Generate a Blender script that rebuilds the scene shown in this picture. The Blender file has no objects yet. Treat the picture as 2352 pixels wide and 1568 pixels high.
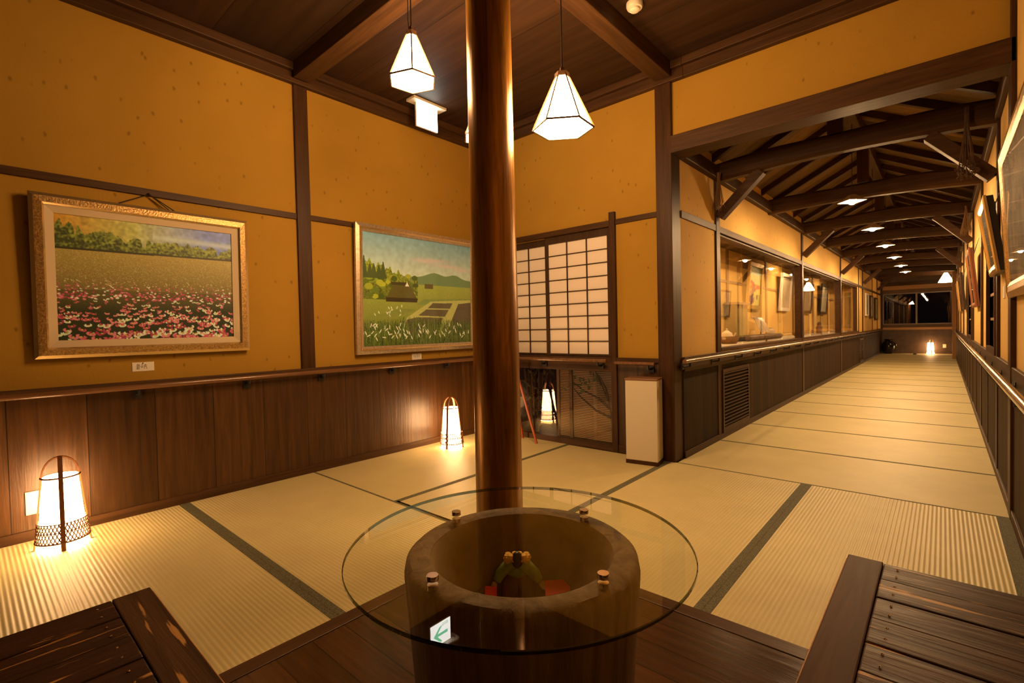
import bpy, math, random
import numpy as np
from mathutils import Vector, Matrix
random.seed(7); rng = np.random.default_rng(5)
S = bpy.context.scene
COL = S.collection
PI = math.pi
ORIG = {}

# ------------------------------------------------------------------ geometry
XL, YB, XC, XR, YE = -3.433, 3.470, -1.470, 0.271, 19.3     # left wall, shoji wall, gallery left wall, right wall, far wall
YS = -5.0
ZC = 2.885                                                    # hall ceiling

XF = [None]                                                   # optional model scale and placement (ref, scale, position)
def placed(v):
    if XF[0] is None: return tuple(v)
    r, k, p = XF[0]; return tuple(p[i]+(v[i]-r[i])*k for i in range(3))
class MB:
    def __init__(s): s.v = []; s.f = []; s.m = []; s.mi = 0
    def add(s, vs, fs):
        b = len(s.v); s.v += [placed(v) for v in vs]
        for f in fs: s.f.append(tuple(b + i for i in f)); s.m.append(s.mi)
        return s
    def box(s, x0, x1, y0, y1, z0, z1):
        x0, x1 = min(x0, x1), max(x0, x1); y0, y1 = min(y0, y1), max(y0, y1); z0, z1 = min(z0, z1), max(z0, z1)
        return s.add([(x0,y0,z0),(x1,y0,z0),(x1,y1,z0),(x0,y1,z0),(x0,y0,z1),(x1,y0,z1),(x1,y1,z1),(x0,y1,z1)],
                     [(0,3,2,1),(4,5,6,7),(0,1,5,4),(1,2,6,5),(2,3,7,6),(3,0,4,7)])
    def bar(s, p0, p1, w, h, up=(0,0,1)):
        p0, p1 = Vector(p0), Vector(p1); d = (p1 - p0).normalized(); up = Vector(up)
        if abs(d.dot(up)) > .98: up = Vector((0,1,0))
        a = d.cross(up).normalized(); b = a.cross(d).normalized()
        vs = []
        for p in (p0, p1):
            for i, j in ((-1,-1),(1,-1),(1,1),(-1,1)): vs.append(p + a*(i*w/2) + b*(j*h/2))
        return s.add(vs, [(0,1,2,3),(7,6,5,4),(0,4,5,1),(1,5,6,2),(2,6,7,3),(3,7,4,0)])
    def tube(s, pts, r, n=8, closed=False, cap=True):
        pts = [Vector(p) for p in pts]; k = len(pts)
        rs = r if isinstance(r, (list, tuple)) else [r]*k
        vs = []; prev = None
        for i, p in enumerate(pts):
            if closed: d = pts[(i+1) % k] - pts[i-1]
            else: d = pts[min(i+1, k-1)] - pts[max(i-1, 0)]
            d.normalize()
            if prev is None:
                ref = Vector((0,0,1)) if abs(d.z) < .9 else Vector((1,0,0))
                a = d.cross(ref).normalized()
            else:
                a = (prev - d*prev.dot(d)).normalized()
            prev = a; b = d.cross(a)
            for j in range(n):
                t = 2*PI*j/n; vs.append(p + (a*math.cos(t) + b*math.sin(t))*rs[i])
        fs = []
        for i in range(k if closed else k-1):
            i2 = (i+1) % k
            for j in range(n):
                fs.append((i*n+j, i*n+(j+1) % n, i2*n+(j+1) % n, i2*n+j))
        if cap and not closed:
            fs.append(tuple(range(n))[::-1]); fs.append(tuple((k-1)*n+j for j in range(n)))
        return s.add(vs, fs)
    def lathe(s, prof, c, n=32, rot=0, cap=True, jit=0):
        vs = []
        for i, (r, z) in enumerate(prof):
            for j in range(n):
                t = rot + 2*PI*j/n
                rr = r*(1 + jit*(math.sin(3*t+.4*i) + .6*math.sin(7*t+1.3*i)))
                vs.append((c[0]+rr*math.cos(t), c[1]+rr*math.sin(t), c[2]+z))
        fs = []
        for i in range(len(prof)-1):
            for j in range(n): fs.append((i*n+j, i*n+(j+1) % n, (i+1)*n+(j+1) % n, (i+1)*n+j))
        if cap:
            fs.append(tuple(range(n))[::-1]); fs.append(tuple((len(prof)-1)*n+j for j in range(n)))
        return s.add(vs, fs)
    def ball(s, c, r, n=12, sc=(1,1,1)):
        m = n//2
        vs = [(c[0], c[1], c[2]-r*sc[2])]
        for i in range(1, m):
            a = -PI/2 + PI*i/m
            for j in range(n):
                t = 2*PI*j/n; vs.append((c[0]+r*sc[0]*math.cos(a)*math.cos(t), c[1]+r*sc[1]*math.cos(a)*math.sin(t), c[2]+r*sc[2]*math.sin(a)))
        vs.append((c[0], c[1], c[2]+r*sc[2])); top = len(vs)-1
        fs = [(0, 1+(j+1) % n, 1+j) for j in range(n)]
        for i in range(m-2):
            for j in range(n): fs.append((1+i*n+j, 1+i*n+(j+1) % n, 1+(i+1)*n+(j+1) % n, 1+(i+1)*n+j))
        fs += [(top, 1+(m-2)*n+j, 1+(m-2)*n+(j+1) % n) for j in range(n)]
        return s.add(vs, fs)
    def build(s, name, mat, parent=None, smooth=False, bev=0, origin=None, kind=None):
        if parent is not None: o0 = Vector(ORIG[parent.name])
        elif origin is not None: o0 = Vector(origin)
        else:
            xs = [v[0] for v in s.v]; ys = [v[1] for v in s.v]; zs = [v[2] for v in s.v]
            o0 = Vector(((min(xs)+max(xs))/2, (min(ys)+max(ys))/2, min(zs)))
        me = bpy.data.meshes.new(name)
        me.from_pydata([tuple(Vector(v)-o0) for v in s.v], [], s.f)
        mats = mat if isinstance(mat, (list, tuple)) else [mat]
        for m in mats: me.materials.append(m)
        me.polygons.foreach_set('material_index', s.m)
        if smooth: me.polygons.foreach_set('use_smooth', [True]*len(me.polygons))
        me.update()
        ob = bpy.data.objects.new(name, me); COL.objects.link(ob)
        if parent is not None: ob.parent = parent
        else: ob.location = o0
        ORIG[ob.name] = tuple(o0)
        if bev:
            b = ob.modifiers.new('bevel', 'BEVEL'); b.width = bev; b.segments = 2; b.limit_method = 'ANGLE'; b.angle_limit = .6
        if smooth:
            ob.modifiers.new('es', 'EDGE_SPLIT').split_angle = .7
        if kind: ob['kind'] = kind
        return ob

def thing(name, label, cat, loc, group=None):
    o = bpy.data.objects.new(name, None); o.empty_display_size = .05; COL.objects.link(o); o.location = loc
    ORIG[o.name] = tuple(loc); return tag(o, label, cat, group)
def tag(o, label, cat, group=None):
    o['label'] = label; o['category'] = cat
    if group: o['group'] = group
    return o
def struct(name, mb, mat, **k):
    return mb.build(name, mat, kind='structure', **k)
def dup(root, loc, label, group=None, rz=0):
    r = root.copy(); COL.objects.link(r); r.location = loc; r.rotation_euler = (0,0,rz); ORIG[r.name] = tuple(loc)
    r['label'] = label
    if group: r['group'] = group
    for ch in list(root.children):
        c = ch.copy(); COL.objects.link(c); c.parent = r
        for g in list(ch.children):
            d = g.copy(); COL.objects.link(d); d.parent = c
    return r
_tn = [0]
def trim(mb, mat, **k):
    _tn[0] += 1
    return struct('trim_%d' % _tn[0], mb, mat, **k)

# ------------------------------------------------------------------ materials
def lin(c):
    return tuple(((x/255)/12.92 if x/255 <= .04045 else ((x/255+.055)/1.055)**2.4) for x in c)
def new(name):
    m = bpy.data.materials.new(name); m.use_nodes = True; nt = m.node_tree
    return m, nt, nt.nodes, nt.links, nt.nodes['Principled BSDF']
def plain(name, c, rough=.6, metal=0, coat=0, noise=0, nscale=20, bump=0):
    m, nt, N, L, B = new(name)
    B.inputs['Base Color'].default_value = (*c, 1); B.inputs['Roughness'].default_value = rough; B.inputs['Metallic'].default_value = metal
    B.inputs['Coat Weight'].default_value = coat
    if noise or bump:
        tc = N.new('ShaderNodeTexCoord'); n = N.new('ShaderNodeTexNoise'); n.inputs['Scale'].default_value = nscale; n.inputs['Detail'].default_value = 5
        L.new(tc.outputs['Object'], n.inputs['Vector'])
        if noise:
            r = N.new('ShaderNodeValToRGB'); L.new(n.outputs['Fac'], r.inputs['Fac'])
            r.color_ramp.elements[0].position = .3; r.color_ramp.elements[1].position = .7
            r.color_ramp.elements[0].color = (*[x*(1-noise) for x in c], 1); r.color_ramp.elements[1].color = (*[min(1, x*(1+noise)) for x in c], 1)
            L.new(r.outputs['Color'], B.inputs['Base Color'])
        if bump:
            b = N.new('ShaderNodeBump'); b.inputs['Strength'].default_value = 1; b.inputs['Distance'].default_value = bump
            L.new(n.outputs['Fac'], b.inputs['Height']); L.new(b.outputs['Normal'], B.inputs['Normal'])
    return m
def wood(name, dark, light, axis='z', rough=.5, coat=0, boards=None, bax='y', scale=6, bump=.0015, wear=None, wear_t=.62, spec=.22):
    m, nt, N, L, B = new(name)
    tc = N.new('ShaderNodeTexCoord'); mp = N.new('ShaderNodeMapping'); L.new(tc.outputs['Object'], mp.inputs['Vector'])
    sc = {'x': (.06, 1, 1), 'y': (1, .06, 1), 'z': (1, 1, .06)}[axis]
    mp.inputs['Scale'].default_value = [scale*3*q for q in sc]
    n = N.new('ShaderNodeTexNoise'); n.inputs['Scale'].default_value = 2; n.inputs['Detail'].default_value = 7; n.inputs['Roughness'].default_value = .65; n.inputs['Distortion'].default_value = .6
    L.new(mp.outputs['Vector'], n.inputs['Vector'])
    r = N.new('ShaderNodeValToRGB'); r.color_ramp.elements[0].position = .28; r.color_ramp.elements[1].position = .72
    r.color_ramp.elements[0].color = (*dark, 1); r.color_ramp.elements[1].color = (*light, 1)
    L.new(n.outputs['Fac'], r.inputs['Fac']); col = r.outputs['Color']; hgt = n.outputs['Fac']
    if boards:
        sp = N.new('ShaderNodeSeparateXYZ'); L.new(tc.outputs['Object'], sp.inputs[0])
        d = N.new('ShaderNodeMath'); d.operation = 'DIVIDE'; L.new(sp.outputs[bax.upper()], d.inputs[0]); d.inputs[1].default_value = boards
        fl = N.new('ShaderNodeMath'); fl.operation = 'FLOOR'; L.new(d.outputs[0], fl.inputs[0])
        wn = N.new('ShaderNodeTexWhiteNoise'); wn.noise_dimensions = '1D'; L.new(fl.outputs[0], wn.inputs['W'])
        mr = N.new('ShaderNodeMapRange'); L.new(wn.outputs['Value'], mr.inputs['Value']); mr.inputs['To Min'].default_value = .7; mr.inputs['To Max'].default_value = 1.3
        mx = N.new('ShaderNodeVectorMath'); mx.operation = 'SCALE'; L.new(col, mx.inputs[0]); L.new(mr.outputs[0], mx.inputs['Scale'])
        fr = N.new('ShaderNodeMath'); fr.operation = 'FRACT'; L.new(d.outputs[0], fr.inputs[0])
        gp = N.new('ShaderNodeMath'); gp.operation = 'GREATER_THAN'; L.new(fr.outputs[0], gp.inputs[0]); gp.inputs[1].default_value = 1-.004/boards
        m3 = N.new('ShaderNodeMix'); m3.data_type = 'RGBA'; L.new(gp.outputs[0], m3.inputs[0]); L.new(mx.outputs[0], m3.inputs[6]); m3.inputs[7].default_value = (*[q*.35 for q in dark], 1)
        col = m3.outputs[2]
        sb = N.new('ShaderNodeMath'); sb.operation = 'SUBTRACT'; L.new(n.outputs['Fac'], sb.inputs[0]); L.new(gp.outputs[0], sb.inputs[1]); hgt = sb.outputs[0]
    if wear:
        mp2 = N.new('ShaderNodeMapping'); L.new(tc.outputs['Object'], mp2.inputs['Vector'])
        mp2.inputs['Scale'].default_value = [{'x': (5, 60, 60), 'y': (60, 5, 60), 'z': (60, 60, 5)}[axis][i] for i in range(3)]
        n2 = N.new('ShaderNodeTexNoise'); n2.inputs['Scale'].default_value = 1; n2.inputs['Detail'].default_value = 5; L.new(mp2.outputs['Vector'], n2.inputs['Vector'])
        r2 = N.new('ShaderNodeValToRGB'); r2.color_ramp.elements[0].position = wear_t; r2.color_ramp.elements[1].position = wear_t+.04
        r2.color_ramp.elements[0].color = (0,0,0,1); r2.color_ramp.elements[1].color = (1,1,1,1); L.new(n2.outputs['Fac'], r2.inputs['Fac'])
        m4 = N.new('ShaderNodeMix'); m4.data_type = 'RGBA'; L.new(r2.outputs['Color'], m4.inputs[0]); L.new(col, m4.inputs[6]); m4.inputs[7].default_value = (*wear, 1); col = m4.outputs[2]
    L.new(col, B.inputs['Base Color'])
    bp = N.new('ShaderNodeBump'); bp.inputs['Distance'].default_value = bump; L.new(hgt, bp.inputs['Height']); L.new(bp.outputs['Normal'], B.inputs['Normal'])
    B.inputs['Roughness'].default_value = rough; B.inputs['Coat Weight'].default_value = coat; B.inputs['Coat Roughness'].default_value = .15
    B.inputs['Specular IOR Level'].default_value = spec
    return m
def plaster(name, c):
    m, nt, N, L, B = new(name)
    tc = N.new('ShaderNodeTexCoord')
    v = N.new('ShaderNodeTexVoronoi'); v.inputs['Scale'].default_value = 15; v.inputs['Randomness'].default_value = 1
    mp = N.new('ShaderNodeMapping'); mp.inputs['Scale'].default_value = (1,1,.6); L.new(tc.outputs['Object'], mp.inputs['Vector'])
    n0 = N.new('ShaderNodeTexNoise'); n0.inputs['Scale'].default_value = 40
    L.new(mp.outputs[0], n0.inputs['Vector'])
    ad = N.new('ShaderNodeVectorMath'); ad.operation = 'MULTIPLY_ADD'; L.new(n0.outputs['Color'], ad.inputs[0]); ad.inputs[1].default_value = (.012,.012,.012); L.new(mp.outputs[0], ad.inputs[2])
    L.new(ad.outputs[0], v.inputs['Vector'])
    lt = N.new('ShaderNodeMapRange'); L.new(v.outputs['Distance'], lt.inputs['Value']); lt.inputs['From Min'].default_value = .06; lt.inputs['From Max'].default_value = .15; lt.inputs['To Min'].default_value = .6; lt.inputs['To Max'].default_value = 0
    wn = N.new('ShaderNodeSeparateColor'); L.new(v.outputs['Color'], wn.inputs[0])
    g = N.new('ShaderNodeMath'); g.operation = 'GREATER_THAN'; g.inputs[1].default_value = .5; L.new(wn.outputs[0], g.inputs[0])
    mu = N.new('ShaderNodeMath'); mu.operation = 'MULTIPLY'; L.new(g.outputs[0], mu.inputs[0]); L.new(lt.outputs[0], mu.inputs[1])
    n = N.new('ShaderNodeTexNoise'); n.inputs['Scale'].default_value = 3; n.inputs['Detail'].default_value = 6; L.new(tc.outputs['Object'], n.inputs['Vector'])
    r = N.new('ShaderNodeValToRGB'); r.color_ramp.elements[0].color = (*[x*.88 for x in c], 1); r.color_ramp.elements[1].color = (*[x*1.1 for x in c], 1); L.new(n.outputs['Fac'], r.inputs['Fac'])
    mx = N.new('ShaderNodeMix'); mx.data_type = 'RGBA'; L.new(mu.outputs[0], mx.inputs[0]); L.new(r.outputs['Color'], mx.inputs[6]); mx.inputs[7].default_value = (*[x*.35 for x in c], 1)
    L.new(mx.outputs[2], B.inputs['Base Color']); B.inputs['Roughness'].default_value = .85; B.inputs['Specular IOR Level'].default_value = .25
    n3 = N.new('ShaderNodeTexNoise'); n3.inputs['Scale'].default_value = 90; n3.inputs['Detail'].default_value = 4; L.new(tc.outputs['Object'], n3.inputs['Vector'])
    bp = N.new('ShaderNodeBump'); bp.inputs['Distance'].default_value = .0012; L.new(n3.outputs['Fac'], bp.inputs['Height']); L.new(bp.outputs['Normal'], B.inputs['Normal'])
    return m
def tatami(name, c, axis):
    # woven rush: ridges run along `axis`
    m, nt, N, L, B = new(name)
    g = N.new('ShaderNodeNewGeometry'); sp = N.new('ShaderNodeSeparateXYZ'); L.new(g.outputs['Position'], sp.inputs[0])
    across = 'Y' if axis == 'x' else 'X'; along = 'X' if axis == 'x' else 'Y'
    a = N.new('ShaderNodeMath'); a.operation = 'MULTIPLY'; a.inputs[1].default_value = 2*PI/.0165; L.new(sp.outputs[across], a.inputs[0])
    s = N.new('ShaderNodeMath'); s.operation = 'SINE'; L.new(a.outputs[0], s.inputs[0])
    b = N.new('ShaderNodeMath'); b.operation = 'MULTIPLY'; b.inputs[1].default_value = 2*PI/.0042; L.new(sp.outputs[along], b.inputs[0])
    s2 = N.new('ShaderNodeMath'); s2.operation = 'SINE'; L.new(b.outputs[0], s2.inputs[0])
    ma = N.new('ShaderNodeMath'); ma.operation = 'MULTIPLY_ADD'; L.new(s2.outputs[0], ma.inputs[0]); ma.inputs[1].default_value = .08; L.new(s.outputs[0], ma.inputs[2])
    n = N.new('ShaderNodeTexNoise'); n.inputs['Scale'].default_value = 2.2; n.inputs['Detail'].default_value = 8; n.inputs['Roughness'].default_value = .7
    L.new(g.outputs['Position'], n.inputs['Vector'])
    r = N.new('ShaderNodeValToRGB'); r.color_ramp.elements[0].position = .3; r.color_ramp.elements[1].position = .7
    r.color_ramp.elements[0].color = (*[x*.9 for x in c], 1); r.color_ramp.elements[1].color = (*[x*1.08 for x in c], 1); L.new(n.outputs['Fac'], r.inputs['Fac'])
    gr = N.new('ShaderNodeMapRange'); L.new(s.outputs[0], gr.inputs['Value']); gr.inputs['From Min'].default_value = -1; gr.inputs['From Max'].default_value = -.55; gr.inputs['To Min'].default_value = .91; gr.inputs['To Max'].default_value = 1  # shade in the grooves painted into the rush colour
    sc = N.new('ShaderNodeVectorMath'); sc.operation = 'SCALE'; L.new(r.outputs['Color'], sc.inputs[0]); L.new(gr.outputs[0], sc.inputs['Scale'])
    L.new(sc.outputs[0], B.inputs['Base Color']); B.inputs['Roughness'].default_value = .5; B.inputs['Specular IOR Level'].default_value = .35
    bp = N.new('ShaderNodeBump'); bp.inputs['Distance'].default_value = .0006; L.new(ma.outputs[0], bp.inputs['Height']); L.new(bp.outputs['Normal'], B.inputs['Normal'])
    return m
def emit(name, c, s):
    m, nt, N, L, B = new(name)
    B.inputs['Base Color'].default_value = (.8,.78,.7,1); B.inputs['Emission Color'].default_value = (*c, 1); B.inputs['Emission Strength'].default_value = s
    B.inputs['Roughness'].default_value = .8
    return m
def glass(name, tint=(1,1,1), rough=0):
    m = bpy.data.materials.new(name); m.use_nodes = True; nt = m.node_tree; N, L = nt.nodes, nt.links; N.clear()
    out = N.new('ShaderNodeOutputMaterial'); g = N.new('ShaderNodeNewGeometry')
    d = N.new('ShaderNodeVectorMath'); d.operation = 'DOT_PRODUCT'; L.new(g.outputs['Normal'], d.inputs[0]); L.new(g.outputs['Incoming'], d.inputs[1])
    ab = N.new('ShaderNodeMath'); ab.operation = 'ABSOLUTE'; L.new(d.outputs['Value'], ab.inputs[0])
    om = N.new('ShaderNodeMath'); om.operation = 'SUBTRACT'; om.inputs[0].default_value = 1; L.new(ab.outputs[0], om.inputs[1])
    pw = N.new('ShaderNodeMath'); pw.operation = 'POWER'; pw.inputs[1].default_value = 5; L.new(om.outputs[0], pw.inputs[0])
    ma = N.new('ShaderNodeMath'); ma.operation = 'MULTIPLY_ADD'; ma.inputs[1].default_value = .955; ma.inputs[2].default_value = .045; L.new(pw.outputs[0], ma.inputs[0])
    t = N.new('ShaderNodeBsdfTransparent'); t.inputs[0].default_value = (*tint, 1); gl = N.new('ShaderNodeBsdfGlossy'); gl.inputs['Roughness'].default_value = rough; gl.inputs['Color'].default_value = (1,1,1,1)
    mx = N.new('ShaderNodeMixShader'); L.new(ma.outputs[0], mx.inputs[0]); L.new(t.outputs[0], mx.inputs[1]); L.new(gl.outputs[0], mx.inputs[2]); L.new(mx.outputs[0], out.inputs[0])
    return m
def vcol(name, rough=.5, coat=0):
    m, nt, N, L, B = new(name)
    a = N.new('ShaderNodeAttribute'); a.attribute_name = 'Paint'; L.new(a.outputs['Color'], B.inputs['Base Color'])
    B.inputs['Roughness'].default_value = rough; B.inputs['Coat Weight'].default_value = coat; B.inputs['Coat Roughness'].default_value = .03
    return m

WARM = (1, .56, .24); WARMC = (1, .60, .27)
M = {}
M['plaster'] = plaster('ochre_plaster', (.36,.205,.024))
M['plaster_g'] = plaster('gallery_plaster', (.70,.47,.15))
M['post'] = wood('dark_post_wood', (.026,.010,.003), (.070,.030,.010), 'z', rough=.45)
M['beam_x'] = wood('dark_beam_wood_x', (.028,.012,.004), (.080,.037,.013), 'x', rough=.5)
M['beam_y'] = wood('dark_beam_wood_y', (.028,.012,.004), (.080,.037,.013), 'y', rough=.5)
M['brace'] = wood('brace_wood', (.032,.014,.005), (.085,.040,.015), 'x', rough=.5)
M['wains'] = wood('wainscot_boards_y', (.026,.011,.003), (.080,.035,.010), 'z', rough=.36, boards=.30, bax='y', spec=.4)
M['wains_x'] = wood('wainscot_boards_x', (.026,.011,.003), (.080,.035,.010), 'z', rough=.36, boards=.30, bax='x', spec=.45)
M['wains_g'] = wood('gallery_wainscot', (.020,.010,.003), (.042,.021,.006), 'z', rough=.65, boards=.11, bax='y', spec=.12)
M['ceil'] = wood('ceiling_boards', (.018,.008,.003), (.044,.020,.008), 'x', rough=.6, boards=.45, bax='y', scale=3)
M['roof'] = wood('roof_boards', (.11,.066,.028), (.19,.12,.055), 'x', rough=.7, boards=.2, bax='y', scale=3)
M['floorw'] = wood('hearth_floor_wood', (.030,.012,.005), (.075,.032,.013), 'x', rough=.22, boards=.115, bax='y', coat=.25)
M['bench_x'] = wood('bench_boards_x', (.014,.006,.003), (.085,.043,.022), 'x', rough=.42, coat=.0, wear=(.36,.19,.06), wear_t=.62, bump=.005, scale=4, spec=.12)
M['bench_y'] = wood('bench_boards_y', (.016,.006,.003), (.040,.015,.008), 'y', rough=.4, coat=.0, wear=(.36,.18,.05), wear_t=.61, bump=.004)
M['bench_raw'] = plain('worn_bare_wood', (.42,.20,.06), .6, noise=.4, nscale=30)
M['pillar'] = wood('polished_log', (.075,.028,.003), (.46,.22,.032), 'z', rough=.30, coat=.0, scale=4, bump=.002, spec=.5)
M['pillar'].node_tree.nodes['Principled BSDF'].inputs['Metallic'].default_value = .5
M['rail'] = wood('handrail_wood', (.10,.045,.018), (.20,.10,.045), 'y', rough=.22, coat=.5)
M['black'] = plain('black_metal', (.012,.010,.009), .4)
M['tat_x'] = tatami('tatami_rush_x', (.56,.49,.245), 'x'); M['tat_y'] = tatami('tatami_rush_y', (.55,.475,.235), 'y')
M['cloth'] = plain('mat_border_cloth', (.095,.092,.050), .8, noise=.85, nscale=300)
M['glass'] = glass('window_glass'); M['tglass'] = glass('table_glass', (.965,.985,.965)); M['pglass'] = glass('picture_glass')
m_ = bpy.data.materials.new('clear_underside'); m_.use_nodes = True; _N = m_.node_tree.nodes; _N.clear(); _t = _N.new('ShaderNodeBsdfTransparent'); _t.inputs[0].default_value = (.96,.98,.96,1); _o = _N.new('ShaderNodeOutputMaterial'); m_.node_tree.links.new(_t.outputs[0], _o.inputs[0]); M['tclear'] = m_
M['paper'] = plain('shoji_paper', (.74,.66,.60), .9)
M['shoji'] = wood('shoji_frame_wood', (.028,.014,.007), (.06,.032,.015), 'z', rough=.5)
M['lampframe'] = plain('lamp_frame_wood', (.10,.05,.02), .5)
M['shade'] = emit('lamp_shade_light', WARM, 84); M['lantern'] = emit('lantern_shade_light', WARM, 30); M['gshade'] = emit('gallery_lamp_light', WARMC, 1250); M['farshade'] = emit('far_lamp_light', WARMC, 26)
M['bamboo'] = plain('bamboo_strips', (.17,.06,.015), .5)
M['gold'] = plain('gilt_frame', (.50,.33,.13), .36, metal=.75, noise=.45, nscale=120, bump=.002)
M['goldline'] = plain('bright_gilt', (.80,.60,.30), .25, metal=.9)
M['liner'] = plain('frame_liner', (.55,.45,.30), .7)
M['silver'] = plain('champagne_frame', (.55,.46,.34), .32, metal=.7, noise=.2, nscale=60)
M['steel'] = plain('chrome_cap', (.75,.62,.52), .15, metal=1)
M['mortar'] = wood('mortar_wood', (.10,.068,.040), (.26,.185,.12), 'z', rough=.75, scale=5, bump=.004)
M['mortar_in'] = plain('mortar_inside', (.20,.14,.075), .8, noise=.25, nscale=14, bump=.004)
M['white'] = plain('white_card', (.75,.72,.66), .7); M['ink'] = plain('ink', (.03,.02,.015), .6)
M['cream'] = plain('cream_plastic', (.62,.55,.42), .45)
M['boxcloth'] = plain('beige_box', (.58,.53,.42), .65)
M['dark'] = plain('night_dark', (.004,.004,.004), .9)
M['cord'] = plain('black_cord', (.015,.010,.008), .5)

# ------------------------------------------------------------------ setting: floor, walls, ceiling
mb = MB().box(XL-.1, XR+.1, YS, YB+.1, -.12, -.035); mb.box(XC-.08, XR+.1, YB+.1, YE+.1, -.12, -.035); struct('floor', mb, plain('sub_floor', (.08,.05,.03), .8))
# hearth side boards, flush with the mats
mb = MB().box(-1.54, XR, YS, 1.625, -.03, 0)
struct('floor_hearth', mb, M['floorw'])
struct('trim_hearth_left', MB().box(-1.605, -1.543, YS, 1.69, -.03, .002), wood('hearth_kerb_y', (.04,.018,.008), (.09,.042,.018), 'y', rough=.35), bev=.002)
struct('trim_hearth_far', MB().box(-1.542, XR, 1.628, 1.69, -.03, .002), wood('hearth_kerb_x', (.04,.018,.008), (.09,.042,.018), 'x', rough=.35), bev=.002)

RX = XR
# wall_left
struct('wall_left', MB().box(XL-.1, XL, YS, YB+.1, -.1, ZC+.1), M['plaster'])
struct('wall_behind', MB().box(XL-.1, XR+.1, YS-.1, YS, -.1, ZC+.1), plain('rear_wall_dark', (.06,.035,.018), .8))
# wall_back with shoji opening (x -3.36..-1.99, z .77...1.80) and the low glazed opening
mb = MB(); mb.box(XL, -3.36, YB, YB+.1, -.1, ZC+.1); mb.box(-3.36, -1.985, YB, YB+.1, 1.80, ZC+.1); mb.box(-1.985, XC-.02, YB, YB+.1, -.1, ZC+.1)
struct('wall_back', mb, M['plaster'])
# the wall over the gallery opening
struct('wall_over_opening', MB().box(XC-.02, XR, YB, YB+.09, 2.33, ZC+.1), M['plaster'])
# right wall with lattice window openings
WIN_R = [(4.50, 5.25), (7.95, 9.2)]
mb = MB(); ys = YS
for a, b in WIN_R:
    mb.box(XR, XR+.1, ys, a, -.1, 3.0); mb.box(XR, XR+.1, a, b, -.1, .80); mb.box(XR, XR+.1, a, b, 1.72, 3.0); ys = b
mb.box(XR, XR+.1, ys, YE+.1, -.1, 3.0)
struct('wall_right', mb, M['plaster_g'])
# ceiling of the hall
struct('ceiling', MB().box(XL-.1, XR+.1, YS, YB+.1, ZC, ZC+.08), M['ceil'])
# gallery left wall: below and above the show window, ends solid
WY0, WY1 = 4.44, 13.70
mb = MB(); mb.box(XC-.08, XC, YB+.1, WY0, -.1, 2.62); mb.box(XC-.08, XC, WY0, WY1, -.1, .775); mb.box(XC-.08, XC, WY0, WY1, 1.83, 2.62); mb.box(XC-.08, XC, WY1, YE, -.1, 2.62)
struct('wall_gallery_left', mb, M['plaster_g'])
# show-case interior (outer wall, shelf, lid, ends)
mb = MB(); mb.box(-2.0, -1.93, WY0-.05, WY1+.05, .6, 2.0); mb.box(-1.93, XC-.08, WY0-.06, WY0, .6, 2.0); mb.box(-1.93, XC-.08, WY1, WY1+.06, .6, 2.0)
struct('wall_showcase_back', mb, M['plaster_g'])
struct('trim_showcase_shelf', MB().box(-1.93, XC-.08, WY0, WY1, .74, .80), plain('pale_cloth', (.60,.52,.38), .8))
struct('trim_showcase_lid', MB().box(-1.93, XC-.08, WY0, WY1, 1.90, 1.96), M['roof'])
# far wall with window opening
fx0, fx1, fz0, fz1 = -1.42, .225, .89, 1.86
mb = MB(); mb.box(XC-.1, XR+.1, YE, YE+.1, -.1, fz0); mb.box(XC-.1, XR+.1, YE, YE+.1, fz1, 3.1); mb.box(XC-.1, fx0, YE, YE+.1, fz0, fz1); mb.box(fx1, XR+.1, YE, YE+.1, fz0, fz1)
struct('wall_far', mb, plain('far_wall_dark', (.11,.065,.035), .7, noise=.2, nscale=6))
# gallery roof: two board slopes
RZ, RX0 = 2.90, -.60
for nm, xa, xb in (('ceiling_slope_left', XC-.1, RX0), ('ceiling_slope_right', XR+.1, RX0)):
    mb = MB(); zo = 2.40 if xa < RX0 else 2.40
    mb.add([(xa,YB+.1,zo),(xb,YB+.1,RZ),(xb,YE,RZ),(xa,YE,zo),(xa,YB+.1,zo+.05),(xb,YB+.1,RZ+.05),(xb,YE,RZ+.05),(xa,YE,zo+.05)],
           [(0,3,2,1),(4,5,6,7),(0,1,5,4),(1,2,6,5),(2,3,7,6),(3,0,4,7)])
    struct(nm, mb, M['roof'])

# --- trims of the hall
def bx(*a): return MB().box(*a)
# left wall: top beam, mid rail, cap, wainscot, baseboard, post
trim(bx(XL, XL+.045, YS, YB, 2.757, 2.83), M['beam_y'], bev=.004); trim(bx(XL, XL+.075, YS, YB, 2.832, ZC), M['beam_y'], bev=.004)
trim(bx(XL, XL+.014, YS, 1.602, 1.815, 1.856), M['beam_y'], bev=.002); trim(bx(XL, XL+.014, 1.70, YB, 1.822, 1.860), M['beam_y'], bev=.002)
trim(bx(XL, XL+.022, 1.602, 1.70, .75, 2.757), M['post'], bev=.003)
struct('wall_left_wainscot', bx(XL, XL+.012, YS, YB, 0, .74), M['wains'])
trim(bx(XL, XL+.035, YS, YB, .725, .757), M['beam_y'], bev=.003)
struct('baseboard_left', bx(XL, XL+.022, YS, YB, 0, .052), M['beam_y'], bev=.002)
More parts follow.
